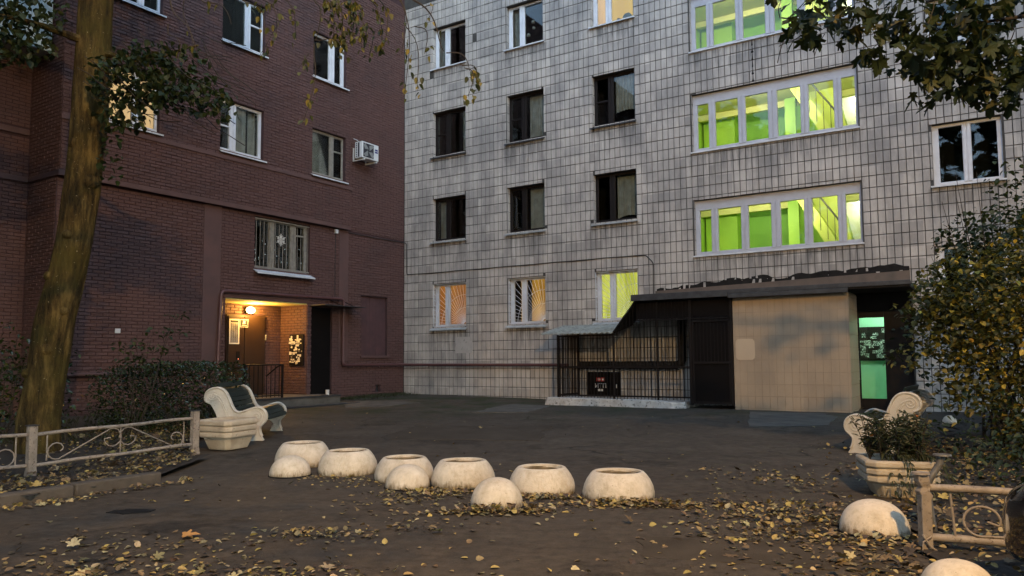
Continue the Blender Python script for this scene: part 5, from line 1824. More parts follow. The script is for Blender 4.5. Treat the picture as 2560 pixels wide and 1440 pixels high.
# local x runs from the far post (x = 0) back to the near ones (negative x)
for k in range(4):
    x = -FL * k
    gz = -0.05 if k else 0
    p = MB()
    hw = 0.046
    p.v = [(x + sx * w, sy * w, z) for w, z in ((0.062, -0.1 + gz), (0.058, 0.06 + gz), (hw, 0.16 + gz), (hw, 0.66 + gz)) for sx, sy in ((-1, -1), (1, -1), (1, 1), (-1, 1))]
    p.f = [(4 * i + j, 4 * i + (j + 1) % 4, 4 * i + 4 + (j + 1) % 4, 4 * i + 4 + j) for i in range(3) for j in range(4)] + [(12, 13, 14, 15)]
    po_ = p.build('post', 'fence_paint', fence, bevel=0.008)
    MB().box(x - 0.058, x + 0.058, -0.058, 0.058, 0.66 + gz, 0.672 + gz).build('cap', 'print_dark', po_, bevel=0.003)
for k in range(3):
    xa, xb = -FL * k - 0.05, -FL * (k + 1) + 0.05
    za, zb = (0 if k == 0 else -0.05), -0.05
    for z in (0.56, 0.20):
        w = [Vector((xa + (xb - xa) * q / 8, 0.006 * math.sin(q * 2.1 + z * 9), z + za + (zb - za) * q / 8 + 0.006 * math.sin(q * 1.3))) for q in range(9)]
        MB().tube(w, 0.022, 10).build('rail', 'fence_paint', fence, smooth=True, angle=60)
    mid = (xa + xb) / 2
    zo = (za + zb) / 2
    for x in (xa - 0.12, mid, xb + 0.12):
        MB().tube([(x, 0, 0.21 + zo), (x, 0, 0.55 + zo)], 0.009, 6).build('upright', 'fence_paint', fence)
    for s in (1, -1):
        # an S: big scroll low at the outer end, long diagonal, small scroll high at the middle
        ex = (xa - 0.12 - 0.02) if s == 1 else (xb + 0.12 + 0.02)
        c1 = Vector((ex - s * 0.09, 0, 0.315 + zo))
        c2 = Vector((mid + s * 0.10, 0, 0.42 + zo))
        pts = []
        for q in range(22):
            a = R(-20 + 15 * q)
            r_ = 0.045 + 0.05 * min(1, q / 8)
            pts.append((c1.x + s * r_ * math.cos(a) * 0.95, 0, c1.z + r_ * math.sin(a)))
        pts = [(x, y, z) for x, y, z in pts]
        # lower scroll runs clockwise into the diagonal, upper one curls back
        lowp = [(c1.x - s * 0.09 * math.cos(R(30 + 300 * q / 20)) * (0.55 + 0.45 * min(1, q / 6)), 0, c1.z + 0.095 * math.sin(R(30 + 300 * q / 20)) * (0.55 + 0.45 * min(1, q / 6))) for q in range(18)]
        upp = [(c2.x - s * -0.10 * math.cos(R(75 + 280 * q / 20)), 0, c2.z + 0.11 * math.sin(R(75 + 280 * q / 20)) * 1.0) for q in range(19)]
        path = lowp[:15]
        path = [(c1.x + s * 0.10 * math.cos(R(a)) * w, 0, c1.z + 0.098 * math.sin(R(a)) * w) for a, w in [(185, 0.45), (170, 0.7), (150, 0.9), (120, 1), (90, 1), (60, 1), (30, 1), (0, 1), (-30, 1), (-60, 1), (-85, 1), (-105, 1.02)]]
        path += [(c2.x + s * 0.11 * math.cos(R(a)), 0, c2.z + 0.115 * math.sin(R(a))) for a in (70, 95, 125, 155, 180, 210, 240, 270, 300, 330, 355)]
        path += [(c2.x + s * 0.03, 0, c2.z + 0.0)]
        MB().tube(path, 0.0085, 6).build('scroll', 'fence_paint', fence, smooth=True, angle=70)

# ------------------------------------------------------------------ right fence: crumpled post, bent pipe, rails and a ring scroll
f2 = thing('bent_fence', 'crumpled beige metal fence with a ring scroll beside the black car', 'fence', (2.98, 5.62, ground(3, 5.6)), 0)
p = MB()
hw = 0.042
lv = [(0, 0, 0.043, -0.1), (0, 0, 0.037, 0.02), (0.002, 0, 0.036, 0.37), (0.010, 0.006, 0.043, 0.40), (-0.010, 0, 0.037, 0.43), (0.007, 0.0, 0.031, 0.46), (-0.010, 0, 0.041, 0.50), (-0.014, 0.0, 0.039, 0.55)]
for cx_, cy_, w, z in lv:
    p.v += [(cx_ + sx * w, cy_ + sy * w, z) for sx, sy in ((-1, -1), (1, -1), (1, 1), (-1, 1))]
p.f = [(4 * i + j, 4 * i + (j + 1) % 4, 4 * i + 4 + (j + 1) % 4, 4 * i + 4 + j) for i in range(len(lv) - 1) for j in range(4)] + [(28, 29, 30, 31)]
po_ = p.build('post', 'fence_paint', f2, bevel=0.006)
MB().lathe([(0.001, 0.552), (0.062, 0.552), (0.06, 0.566), (0.001, 0.568)], 16, -0.016, 0).build('cap', 'fence_paint', po_)
RA = Vector((0.04, 0.0, 0))
dirr = Vector((0.80, -0.30, 0)).normalized()
for z, r_ in ((0.455, 0.028), (0.10, 0.030)):
    MB().tube([RA + dirr * (q * 0.2) + Vector((0, 0, z - 0.003 * q + 0.004 * math.sin(q))) for q in range(9)], r_, 12).build('rail', 'fence_paint', f2, smooth=True, angle=60)
MB().tube([dirr * 0.17 + Vector((0.0, 0, 0.42)), dirr * 0.19 + Vector((0.0, 0, 0.12))], 0.009, 8).build('upright', 'fence_paint', f2)
rc = dirr * 0.36 + Vector((0, 0, 0.235))
pts = [rc + dirr * (0.03) + Vector((0, 0, -0.0)), rc + dirr * 0.10 + Vector((0, 0, -0.025))]
pts += [rc + dirr * (0.115 * math.cos(R(a))) + Vector((0, 0, 0.105 * math.sin(R(a)))) for a in range(-5, 281, 15)]
pts += [rc + dirr * 0.25 + Vector((0, 0, -0.10)), rc + dirr * 0.6 + Vector((0, 0, -0.02)), rc + dirr * 0.9 + Vector((0, 0, 0.06))]
MB().tube(pts, 0.009, 8).build('ring_scroll', 'fence_paint', f2, smooth=True, angle=70)
MB().tube([(0.02, -0.05, 0.12), (-0.05, -0.06, 0.08), (-0.06, -0.06, -0.02)], 0.006, 6).tube([(-0.05, -0.055, 0.13), (0.0, -0.06, 0.05), (0.08, -0.06, -0.01)], 0.008, 6).build('wire_tie', 'fence_paint', f2)
f3 = thing('bent_post', 'bent grey steel pipe post with a flat cap behind the crumpled fence post', 'post', (3.36, 6.2, ground(3.3, 6.2)), 0)
MB().tube([(0.0, 0, -0.05), (-0.02, 0, 0.12), (-0.03, 0.0, 0.24), (-0.05, 0, 0.36), (0.0, 0.0, 0.45), (0.065, 0, 0.54), (0.08, 0, 0.61)], [0.034, 0.028, 0.026, 0.028, 0.026, 0.028, 0.036], 12).build('pipe', 'dark_steel', f3, smooth=True, angle=60)
MB().lathe([(0.001, 0.608), (0.07, 0.61), (0.066, 0.622), (0.001, 0.624)], 16, 0.09, 0).build('cap', 'dark_steel', f3)

# ------------------------------------------------------------------ black car, its front corner just inside the frame
car = thing('parked_car', 'black car whose front corner shows at the right edge', 'car', (3.70, 2.62, 0), R(90))
# local x forwards, y left
CW = 0.84
prof = [(-2.1, 0.55, 0.78, 0.93), (-1.95, 0.32, 0.82, 0.98), (-1.2, 0.24, 0.86, 0.98), (0.0, 0.22, 0.87, 0.95), (0.9, 0.24, 0.86, 0.92), (1.5, 0.2, 0.86, 0.86), (1.9, 0.14, 0.84, 0.72), (2.1, 0.14, 0.75, 0.62), (2.2, 0.2, 0.60, 0.50)]
mb = MB()
nseg = 20
for x, zb, hwid, zt in prof:
    zm = (zb + zt) / 2
    for j in range(nseg):
        a = 2 * math.pi * j / nseg
        ca, sa = math.cos(a), math.sin(a)
        e = 0.42
        mb.v.append((x, hwid * math.copysign(abs(ca) ** e, ca), zm + (zt - zb) / 2 * math.copysign(abs(sa) ** e, sa)))
for i in range(len(prof) - 1):
    for j in range(nseg):
        mb.f.append((i * nseg + j, (i + 1) * nseg + j, (i + 1) * nseg + (j + 1) % nseg, i * nseg + (j + 1) % nseg))
mb.f.append(tuple(range(nseg)))
mb.f.append(tuple((len(prof) - 1) * nseg + j for j in range(nseg - 1, -1, -1)))
bo = mb.build('body', 'car_paint', car, smooth=True, angle=80)
s = bo.modifiers.new('subd', 'SUBSURF')
s.levels = s.render_levels = 2
cab = MB()
for x, zz, w in ((-1.9, 0.94, 0.72), (-1.45, 1.32, 0.62), (-0.6, 1.47, 0.60), (0.15, 1.42, 0.60), (0.95, 0.93, 0.74)):
    cab.v += [(x, -w, zz), (x, w, zz)]
cab.v += [(-1.9, -0.75, 0.85), (-1.9, 0.75, 0.85), (0.95, 0.76, 0.85), (0.95, -0.76, 0.85)]
cab.f = [(0, 1, 3, 2), (2, 3, 5, 4), (4, 5, 7, 6), (6, 7, 9, 8), (0, 2, 4, 6, 8, 13, 10), (1, 11, 12, 9, 7, 5, 3)]
cab.build('windows', 'car_glass', car, bevel=0.03)
MB().box(-1.4, 0.12, -0.585, 0.585, 1.40, 1.475).build('roof', 'car_paint', car, bevel=0.03)
for x in (-1.35, 1.3):
    for y in (-0.68, 0.68):
        w = MB().lathe([(0.001, -0.1), (0.2, -0.1), (0.31, -0.08), (0.32, 0.0), (0.31, 0.08), (0.2, 0.1), (0.001, 0.1)], 28)
        w.v = [(x + a, y + c, 0.32 + b) for a, b, c in w.v]
        wo_ = w.build('wheel', 'rubber', car, smooth=True)
        r2 = MB().lathe([(0.001, -0.105), (0.19, -0.105), (0.2, 0.0), (0.19, 0.105), (0.001, 0.105)], 20)
        r2.v = [(x + a, y + c, 0.32 + b) for a, b, c in r2.v]
        r2.build('rim', 'chrome', wo_)
for y in (-1, 1):
    h = MB()
    h.v = [(1.62, y * 0.83, 0.56), (1.98, y * 0.765, 0.46), (2.12, y * 0.58, 0.44), (2.09, y * 0.54, 0.53), (1.95, y * 0.74, 0.57), (1.66, y * 0.82, 0.64)]
    h.f = [tuple(range(6))]
    ho_ = h.build('headlight', 'lens', car)
    m_ = ho_.modifiers.new('thick', 'SOLIDIFY')
    m_.thickness = 0.03
    m_.offset = 0
    MB().box(0.55, 0.72, y * 0.99 - 0.09, y * 0.99 + 0.09, 0.95, 1.08).build('wing_mirror', 'car_paint', car, bevel=0.03)
MB().box(2.07, 2.125, -0.36, 0.36, 0.42, 0.56).build('grille', 'rubber', car, bevel=0.02)
MB().box(2.10, 2.145, -0.26, 0.26, 0.36, 0.41).build('number_plate', 'paper', car)

# ------------------------------------------------------------------ street lamps behind the viewer (they light the yard)
def street_lamp(x, y, h, energy, target, label, ang, half, blend, col):
    t = thing('street_lamp', label, 'street lamp', (x, y, 0), ang)
    MB().tube([(0, 0, 0), (0, 0, h * 0.6), (0, 0, h)], [0.09, 0.07, 0.05], 12).build('pole', 'lamp_pole', t, smooth=True, angle=60)
    MB().tube([(0, 0, h), (0.25, 0, h + 0.18), (0.7, 0, h + 0.22)], 0.03, 8).build('arm', 'lamp_pole', t, smooth=True, angle=60)
    MB().box(0.6, 1.15, -0.14, 0.14, h + 0.18, h + 0.30).build('lamp_head', 'lamp_pole', t, bevel=0.03)
    MB().box(0.68, 1.08, -0.1, 0.1, h + 0.165, h + 0.178).build('lens', 'sodium_glow', t)
    p = Matrix.Translation((x, y, 0)) @ Matrix.Rotation(ang, 4, 'Z') @ Vector((0.88, 0, h + 0.12))
    light('street_light', 'SPOT', p, energy, col, None, 0.14, target, half, blend)


MAIN_W, SIDE_W = 6700, 6500
street_lamp(2.2, -3.9, 8.4, MAIN_W, (0.3, 12.0, 0), 'tall street lamp behind the viewer lighting the yard', R(90), R(104), 0.75, (1.0, 0.63, 0.27))
street_lamp(-13.2, 1.6, 8.2, SIDE_W, (-4.9, 11.5, 0.8), 'street lamp far to the left of the yard', R(30), R(52), 0.6, (1.0, 0.58, 0.22))


# ------------------------------------------------------------------ trees, hedge and shrubs
def in_view(p):
    if p[1] < 1:
        return 99
    x = 1280 + 1905 * p[0] / p[1]
    z = 900 - 1905 * (p[2] - 1.4) / p[1]
    d = Vector(p).length
    return d if -20 < x < 2580 and -20 < z < 1460 else d + 100


def trunk_mesh(pts, rs, n=96, lump=0.085, seed=0, step=16):
    from mathutils import noise as mn
    mb = MB()
    fine = []
    for i in range(len(pts) - 1):
        for k in range(step):
            t = k / step
            fine.append((Vector(pts[i]).lerp(Vector(pts[i + 1]), t), rs[i] + (rs[i + 1] - rs[i]) * t))
    fine.append((Vector(pts[-1]), rs[-1]))
    for p, r in fine:
        for j in range(n):
            a = 2 * math.pi * j / n
            q = r * (1 + lump * mn.noise((math.cos(a) * 1.6, math.sin(a) * 1.6, p.z * 1.3 + seed)) + lump * 0.7 * mn.noise((math.cos(a) * 4, math.sin(a) * 4, p.z * 1.1 + seed)) + lump * 1.1 * abs(mn.noise((math.cos(a) * 8 + 4, math.sin(a) * 8, p.z * 0.9 + seed))) - lump * 0.3 * abs(mn.noise((a * 5, p.z * 9, seed))))
            mb.v.append((p.x + q * math.cos(a), p.y + q * math.sin(a), p.z))
    for i in range(len(fine) - 1):
        for j in range(n):
            mb.f.append((i * n + j, i * n + (j + 1) % n, (i + 1) * n + (j + 1) % n, (i + 1) * n + j))
    return mb


def wavy(a, b, n=8, w=0.06, sag=0.0):
    a, b = Vector(a), Vector(b)
    out = []
    for i in range(n + 1):
        t = i / n
        out.append(a.lerp(b, t) + Vector((w * math.sin(t * 5 + a.x), w * math.cos(t * 4 + a.y), w * math.sin(t * 6 + b.x) - sag * math.sin(math.pi * t))))
    return out


GREEN_DK = [((0.020, 0.036, 0.008), 5), ((0.031, 0.048, 0.010), 3), ((0.06, 0.062, 0.012), 1.2)]

# --- the big leaning lime tree on the left
lt = thing('lime_tree', 'big leaning lime tree with mossy bark in the left bed', 'tree', (-6.83, 11.1, ground(-6.8, 11.1)))
tp = [(-6.83, 11.1, 0.0), (-6.84, 11.1, 0.3), (-6.85, 11.1, 0.6), (-6.78, 11.1, 1.2), (-6.66, 11.1, 2.05), (-6.43, 11.1, 3.15), (-6.32, 11.1, 4.1), (-6.26, 11.1, 5.1), (-6.23, 11.1, 6.9), (-6.1, 11.2, 8.8), (-5.9, 11.3, 10.8)]
tr = [0.33, 0.275, 0.262, 0.255, 0.25, 0.237, 0.236, 0.236, 0.226, 0.18, 0.08]
g0 = Vector(lt.location)
trunk_mesh([Vector(p) - g0 + Vector((0, 0, 0)) for p in tp], tr).build('trunk', 'bark', lt, smooth=True, angle=80)
for a, z, r_ in ((-1.2, 1.55, 0.06), (-0.7, 2.1, 0.05), (-2.2, 2.6, 0.05), (-0.5, 4.0, 0.07), (-1.9, 4.55, 0.06), (-0.2, 5.75, 0.08), (-1.5, 3.2, 0.045), (-2.5, 1.2, 0.05)):
    i_ = max(q for q in range(len(tp)) if tp[q][2] <= z)
    t_ = (z - tp[i_][2]) / (tp[i_ + 1][2] - tp[i_][2])
    c_ = Vector(tp[i_]).lerp(Vector(tp[i_ + 1]), t_)
    rr = tr[i_] + (tr[i_ + 1] - tr[i_]) * t_
    d_ = Vector((math.cos(a), math.sin(a), 0.25))
    MB().tube([c_ + d_ * (rr - 0.06) - g0, c_ + d_ * (rr + 0.01) - g0, c_ + d_ * (rr + 0.035) - g0], [r_ * 1.9, r_ * 1.35, r_ * 0.7], 10).build('branch_stub', 'bark', lt, smooth=True, angle=80)
lim = MB()
for a, b, r0 in (((-6.25, 11.1, 6.0), (-4.4, 10.6, 5.85), 0.05), ((-6.24, 11.0, 6.2), (-7.6, 9.9, 6.3), 0.06), ((-6.2, 11.1, 7.2), (-3.8, 10.2, 8.3), 0.09), ((-6.2, 11.1, 7.6), (-8.4, 10.4, 9.2), 0.09), ((-6.1, 11.2, 8.6), (-6.6, 8.6, 9.8), 0.07), ((-6.28, 11.05, 4.9), (-5.7, 10.7, 4.6), 0.02)):
    q = [p - g0 for p in wavy(a, b, 8, 0.05, 0.05)]
    lim.tube(q, [r0 * (1 - 0.8 * i / 8) + 0.004 for i in range(9)], 7)
lim.build('limb', 'bark', lt, smooth=True)
tw = MB()
for _ in range(40):
    b = Vector((rnd.uniform(-5.9, -3.9), rnd.uniform(10.2, 11.0), rnd.uniform(4.9, 5.8)))
    tw.tube([p - g0 for p in wavy(b + Vector((-0.35, 0.05, 0.2)), b + Vector((rnd.uniform(0.1, 0.5), rnd.uniform(-0.2, 0.2), rnd.uniform(-0.55, 0))), 4, 0.03)], 0.006, 4)
tw.build('twig', 'twig', lt, kind='stuff')
cl = [((-7.1, 10.3, 6.35), (0.9, 0.6, 0.42), 560), ((-6.9, 10.3, 5.85), (0.55, 0.5, 0.3), 260), ((-7.45, 10.0, 5.7), (0.4, 0.4, 0.22), 120),
      ((-5.3, 10.6, 5.45), (0.75, 0.5, 0.40), 560), ((-4.6, 10.5, 5.2), (0.65, 0.4, 0.34), 330), ((-5.5, 10.6, 4.95), (0.40, 0.35, 0.30), 150), ((-4.05, 10.4, 4.95), (0.28, 0.3, 0.25), 60), ((-5.0, 10.5, 5.7), (0.8, 0.5, 0.2), 170),
      ((-5.68, 10.7, 4.35), (0.22, 0.25, 0.42), 36),
      ((-4.7, 10.6, 8.2), (1.9, 1.4, 0.9), 420), ((-7.6, 10.4, 8.8), (1.8, 1.5, 1.1), 420), ((-6.2, 10.2, 10.0), (2.2, 1.9, 1.1), 420)]
foliage(lt, 'lime', 'leaf', [(tuple(Vector(c) - g0), r, n) for c, r, n in cl], 0.095, GREEN_DK, 110, droop=(0.1, 1.2), pick=lambda p: in_view(Vector(p) + g0))

foliage(lt, 'lime', 'leaf', [(tuple(Vector((-7.2, 11.6, 10.4)) - g0), (3.6, 3.2, 2.1), 1500), (tuple(Vector((-5.2, 13.0, 10.6)) - g0), (2.6, 2.4, 1.4), 700)], 0.26, GREEN_DK, 0, name='crown', droop=(-0.2, 1.0))

# --- a shaggy shrub left of the trunk and a low twiggy one behind it
ds = thing('dark_shrub', 'dark leafy shrub in shadow at the left edge behind the trunk', 'shrub', (-8.3, 12.3, 0.12))
foliage(ds, 'oval', 'hedge_leaf', [((0.2, 0, 0.6), (1.1, 0.9, 0.7), 900), ((0.3, 0.3, 1.3), (0.9, 0.7, 0.5), 380), ((-0.5, 0, 1.6), (0.8, 0.6, 0.6), 260)], 0.085, GREEN_DK, 0, droop=(-0.4, 1.0))
st_ = MB()
for i in range(12):
    st_.tube(wavy((0.1 * math.cos(i), 0.1 * math.sin(i), -0.1), (rnd.uniform(-0.9, 0.9), rnd.uniform(-0.6, 0.6), rnd.uniform(1.0, 1.8)), 5, 0.05), [0.014, 0.012, 0.01, 0.008, 0.006, 0.004], 5)
st_.build('stem', 'twig', ds)
sp_ = thing('twiggy_sapling', 'sparse twiggy sapling between the trunk and the brick wall', 'sapling', (-6.35, 12.6, 0.14))
st_ = MB()
cl = []
for i in range(9):
    e_ = Vector((rnd.uniform(-0.2, 1.0), rnd.uniform(-0.3, 0.3), rnd.uniform(1.3, 2.1)))
    st_.tube(wavy((0.08 * math.cos(i * 2), 0.08 * math.sin(i * 2), -0.1), e_, 5, 0.05), [0.008, 0.007, 0.006, 0.005, 0.004, 0.002], 5)
    cl.append((tuple(e_), (0.25, 0.2, 0.10), 13))
    cl.append((tuple(e_ * 0.85 + Vector((0.1, 0, 0))), (0.2, 0.2, 0.08), 7))
st_.build('stem', 'twig', sp_)
foliage(sp_, 'oval', 'leaf', cl, 0.09, GREEN_DK, 0, droop=(-0.2, 0.8))

# --- clipped hedge in front of the brick wall
hd = thing('hedge', 'dense dark clipped hedge with glossy leaves in front of the brick wall', 'hedge', (-6.05, 13.7, ground(-6.05, 13.7) + 0.05))
P, E, Z, K = [], [], [], []
from mathutils import noise as mn2
while len(P) < 7500:
    x, y, z = rnd.uniform(-1.5, 1.4), rnd.uniform(-0.75, 0.75), rnd.uniform(0, 1.2)
    top_ = 1.2 + 0.10 * mn2.noise((x * 1.4, y * 1.4, 0)) + (0.08 if x > 0.6 else 0) - max(0, -x - 0.5) * 0.25
    if abs(x / 1.3) ** 3 + abs(max(z - 0.3, 0) / 0.98) ** 3 > 1.0 + 0.25 * mn2.noise((x * 2, y * 2, z * 2)):
        continue
    ex = 1.24 + 0.14 * mn2.noise((z * 2, y * 2, 4))
    if z > top_ or abs(x) > ex or abs(y) > 0.66 + 0.1 * mn2.noise((x * 2, z * 2, 8)):
        continue
    if z < top_ - 0.2 and abs(x) < ex - 0.2 and abs(y) < 0.45 and rnd.random() < 0.75:
        continue
    P.append((x, y, z))
    E.append((rnd.uniform(-0.9, 0.9), rnd.uniform(-1.2, 0.6), rnd.uniform(0, 6.28)))
    Z.append(rnd.uniform(0.035, 0.075))
    K.append(jitter_col(rnd.choice([(0.015, 0.028, 0.009), (0.022, 0.036, 0.011), (0.032, 0.044, 0.013)])))
mb = MB()
leaves_into(mb, 'oval', P, E, Z, K)
mb.build('foliage', 'hedge_leaf', hd, kind='stuff')
mb = MB()
for i in range(22):
    x = rnd.uniform(-1.1, 1.1)
    mb.tube(wavy((x, rnd.uniform(-0.3, 0.3), -0.1), (x + rnd.uniform(-0.3, 0.3), rnd.uniform(-0.4, 0.4), 0.95), 4, 0.03), 0.01, 4)
mb.build('stem', 'twig', hd)

# --- yellowing shrub on the right
YEL = [((0.13, 0.11, 0.016), 5), ((0.25, 0.19, 0.024), 2.4), ((0.52, 0.36, 0.04), 1.1), ((0.05, 0.054, 0.010), 7)]
ys = thing('yellowing_shrub', 'large yellowing shrub hiding the right end of the tiled wall', 'shrub', (6.9, 10.6, 0.05))
cl = [((-0.3, 0, 2.3), (0.95, 0.9, 0.6), 1700), ((0.7, 0, 2.6), (0.9, 0.9, 0.8), 1700), ((-0.7, -0.1, 1.75), (0.7, 0.7, 0.5), 1100), ((0.4, -0.2, 1.5), (1.2, 0.9, 0.7), 2000), ((-0.75, -0.3, 1.0), (0.42, 0.5, 0.45), 420),
      ((0.5, -0.5, 0.7), (1.1, 0.8, 0.6), 1300), ((1.4, 0, 1.4), (1.0, 1.0, 1.2), 1500), ((0.1, -0.6, 0.3), (0.7, 0.6, 0.35), 360), ((1.2, 0.2, 3.3), (0.7, 0.5, 0.5), 520), ((-1.35, 0.0, 2.0), (0.25, 0.3, 0.15), 50), ((-1.5, -0.1, 1.35), (0.28, 0.3, 0.2), 60), ((-1.0, 0, 2.1), (0.4, 0.4, 0.35), 260)]
foliage(ys, 'lime', 'leaf', cl, 0.08, YEL, 150, droop=(-0.2, 1.0), pick=lambda p: in_view(Vector(p) + Vector((6.9, 10.6, 0.05))))
mb = MB()
for i in range(18):
    e_ = Vector((rnd.uniform(-0.9, 1.4), rnd.uniform(-0.6, 0.6), rnd.uniform(1.4, 2.6)))
    mb.tube(wavy((rnd.uniform(-0.3, 0.6), rnd.uniform(-0.2, 0.2), -0.1), e_, 6, 0.06), [0.013, 0.012, 0.010, 0.008, 0.006, 0.004, 0.002], 5)
mb.build('stem', 'twig', ys)
ds2 = thing('dark_green_shrub', 'dark green shrub reaching up to the white framed window on the right', 'shrub', (7.75, 12.2, 0.1))
foliage(ds2, 'lime', 'leaf', [((0, 0, 3.2), (0.85, 0.8, 0.55), 800), ((0.2, 0, 2.6), (1.2, 0.9, 0.7), 1100), ((0.3, 0, 3.9), (0.35, 0.4, 0.7), 150), ((-0.3, 0, 1.6), (1.3, 0.9, 1.0), 900)], 0.085, GREEN_DK, 0, droop=(-0.2, 1.0))
mb = MB()
for i in range(16):
    mb.tube(wavy((rnd.uniform(-0.2, 0.2), rnd.uniform(-0.2, 0.2), -0.1), (rnd.uniform(-0.9, 1.3), rnd.uniform(-0.6, 0.6), rnd.uniform(2.4, 4.6)), 6, 0.07), [0.022, 0.02, 0.016, 0.012, 0.009, 0.006, 0.003], 5)
mb.build('stem', 'twig', ds2)
us = thing('low_undergrowth', 'dark low undergrowth behind the bent fence on the right', 'undergrowth', (5.6, 8.2, 0.02))
foliage(us, 'oval', 'leaf', [((0, 0, 0.25), (1.0, 1.0, 0.35), 300), ((0.4, 1.3, 0.5), (0.9, 0.9, 0.55), 400), ((1.5, 0.6, 0.4), (1.2, 1.3, 0.5), 420)], 0.08, GREEN_DK + [((0.25, 0.18, 0.03), 0.5)], 0, droop=(-0.3, 1.0), name='foliage')

# --- maple at the upper right, its trunk outside the frame
MP = [((0.016, 0.029, 0.006), 5), ((0.025, 0.041, 0.008), 3), ((0.05, 0.055, 0.011), 1.2), ((0.09, 0.075, 0.014), 0.4)]
mt = thing('maple_tree', 'maple whose dark pointed leaves hang into the upper right', 'tree', (6.6, 5.2, 0))
g0 = Vector((6.6, 5.2, 0))
trunk_mesh([(0, 0, -0.1), (0, 0, 0.4), (0.05, 0, 2), (0, 0.1, 4), (-0.1, 0.1, 6), (0, 0.2, 9)], [0.26, 0.2, 0.18, 0.16, 0.13, 0.05], seed=5).build('trunk', 'bark', mt, smooth=True, angle=80)
mb = MB()
for a, b, r0 in (((6.55, 5.3, 4.6), (2.7, 6.3, 4.75), 0.05), ((6.55, 5.3, 4.2), (3.8, 6.6, 4.3), 0.04), ((6.55, 5.3, 5.4), (2.2, 5.6, 6.2), 0.06), ((6.5, 5.3, 6.2), (4.2, 2.4, 7.4), 0.05)):
    mb.tube([p - g0 for p in wavy(a, b, 8, 0.05, 0.05)], [r0 * (1 - 0.85 * i / 8) + 0.003 for i in range(9)], 7)
for _ in range(26):
    b = Vector((rnd.uniform(2.4, 4.6), rnd.uniform(6.0, 6.8), rnd.uniform(4.0, 4.7)))
    mb.tube([p - g0 for p in wavy(b, b + Vector((rnd.uniform(-0.25, 0.15), rnd.uniform(-0.2, 0.2), rnd.uniform(-0.35, -0.05))), 3, 0.02)], 0.004, 4)
mb.build('limb', 'twig', mt, smooth=True)
cl = [((2.62, 6.3, 4.26), (0.32, 0.3, 0.16), 22), ((4.35, 6.3, 5.5), (0.75, 0.3, 0.28), 55), ((3.05, 6.3, 4.22), (0.4, 0.35, 0.22), 44), ((3.45, 6.4, 4.12), (0.32, 0.35, 0.26), 34), ((3.95, 6.4, 4.05), (0.6, 0.4, 0.38), 170), ((3.75, 6.4, 3.78), (0.32, 0.35, 0.24), 34), ((4.3, 6.4, 3.85), (0.40, 0.35, 0.30), 70),
      ((3.3, 6.3, 4.55), (1.1, 0.5, 0.28), 170), ((4.6, 6.4, 4.3), (0.6, 0.5, 0.5), 120), ((2.6, 5.9, 5.0), (1.0, 0.6, 0.35), 150), ((8.0, 5.6, 6.6), (1.6, 1.8, 1.2), 260)]
foliage(mt, 'maple', 'leaf', [(tuple(Vector(c) - g0), r, n) for c, r, n in cl], 0.155, MP, 190, droop=(0.3, 1.3), pick=lambda p: in_view(Vector(p) + g0))

# --- birch whose thin twigs hang into the picture from above; trunk outside the frame on the left
BL = [((0.065, 0.078, 0.014), 4), ((0.12, 0.11, 0.016), 3), ((0.22, 0.17, 0.024), 1), ((0.035, 0.045, 0.010), 3)]
bt = thing('birch_tree', 'birch whose thin drooping twigs hang down at the top centre', 'tree', (-3.6, 3.2, 0))
g0 = Vector((-3.6, 3.2, 0))
trunk_mesh([(0, 0, -0.1), (0.02, 0, 0.5), (0.1, 0.1, 2.5), (0.2, 0.2, 5), (0.4, 0.4, 8), (0.5, 0.5, 10)], [0.2, 0.15, 0.13, 0.11, 0.07, 0.03], seed=9).build('trunk', 'bark', bt, smooth=True, angle=80)
mb, P, E, Z, K = MB(), [], [], [], []


def strand(a, b, r0, leaves, lsize=0.052, sag=0.0, every=None):
    pts = wavy(a, b, 9, 0.035, sag)
    mb.tube([p - g0 for p in pts], [r0 * (1 - 0.75 * i / 9) + 0.0015 for i in range(10)], 5)
    for k in range(leaves):
        t = rnd.uniform(0.25, 1.0) if every is None else rnd.uniform(*every)
        q = pts[min(8, int(t * 9))].lerp(pts[min(9, int(t * 9) + 1)], (t * 9) % 1)
        P.append(tuple(q - g0 + Vector((rnd.uniform(-.035, .035), rnd.uniform(-.035, .035), rnd.uniform(-.05, 0.01)))))
        E.append((rnd.uniform(-0.8, 0.8), rnd.uniform(0.5, 1.5), rnd.uniform(0, 6.28)))
        Z.append(lsize * rnd.uniform(0.75, 1.25))
        K.append(jitter_col(rnd.choices([p[0] for p in BL], [p[1] for p in BL])[0]))


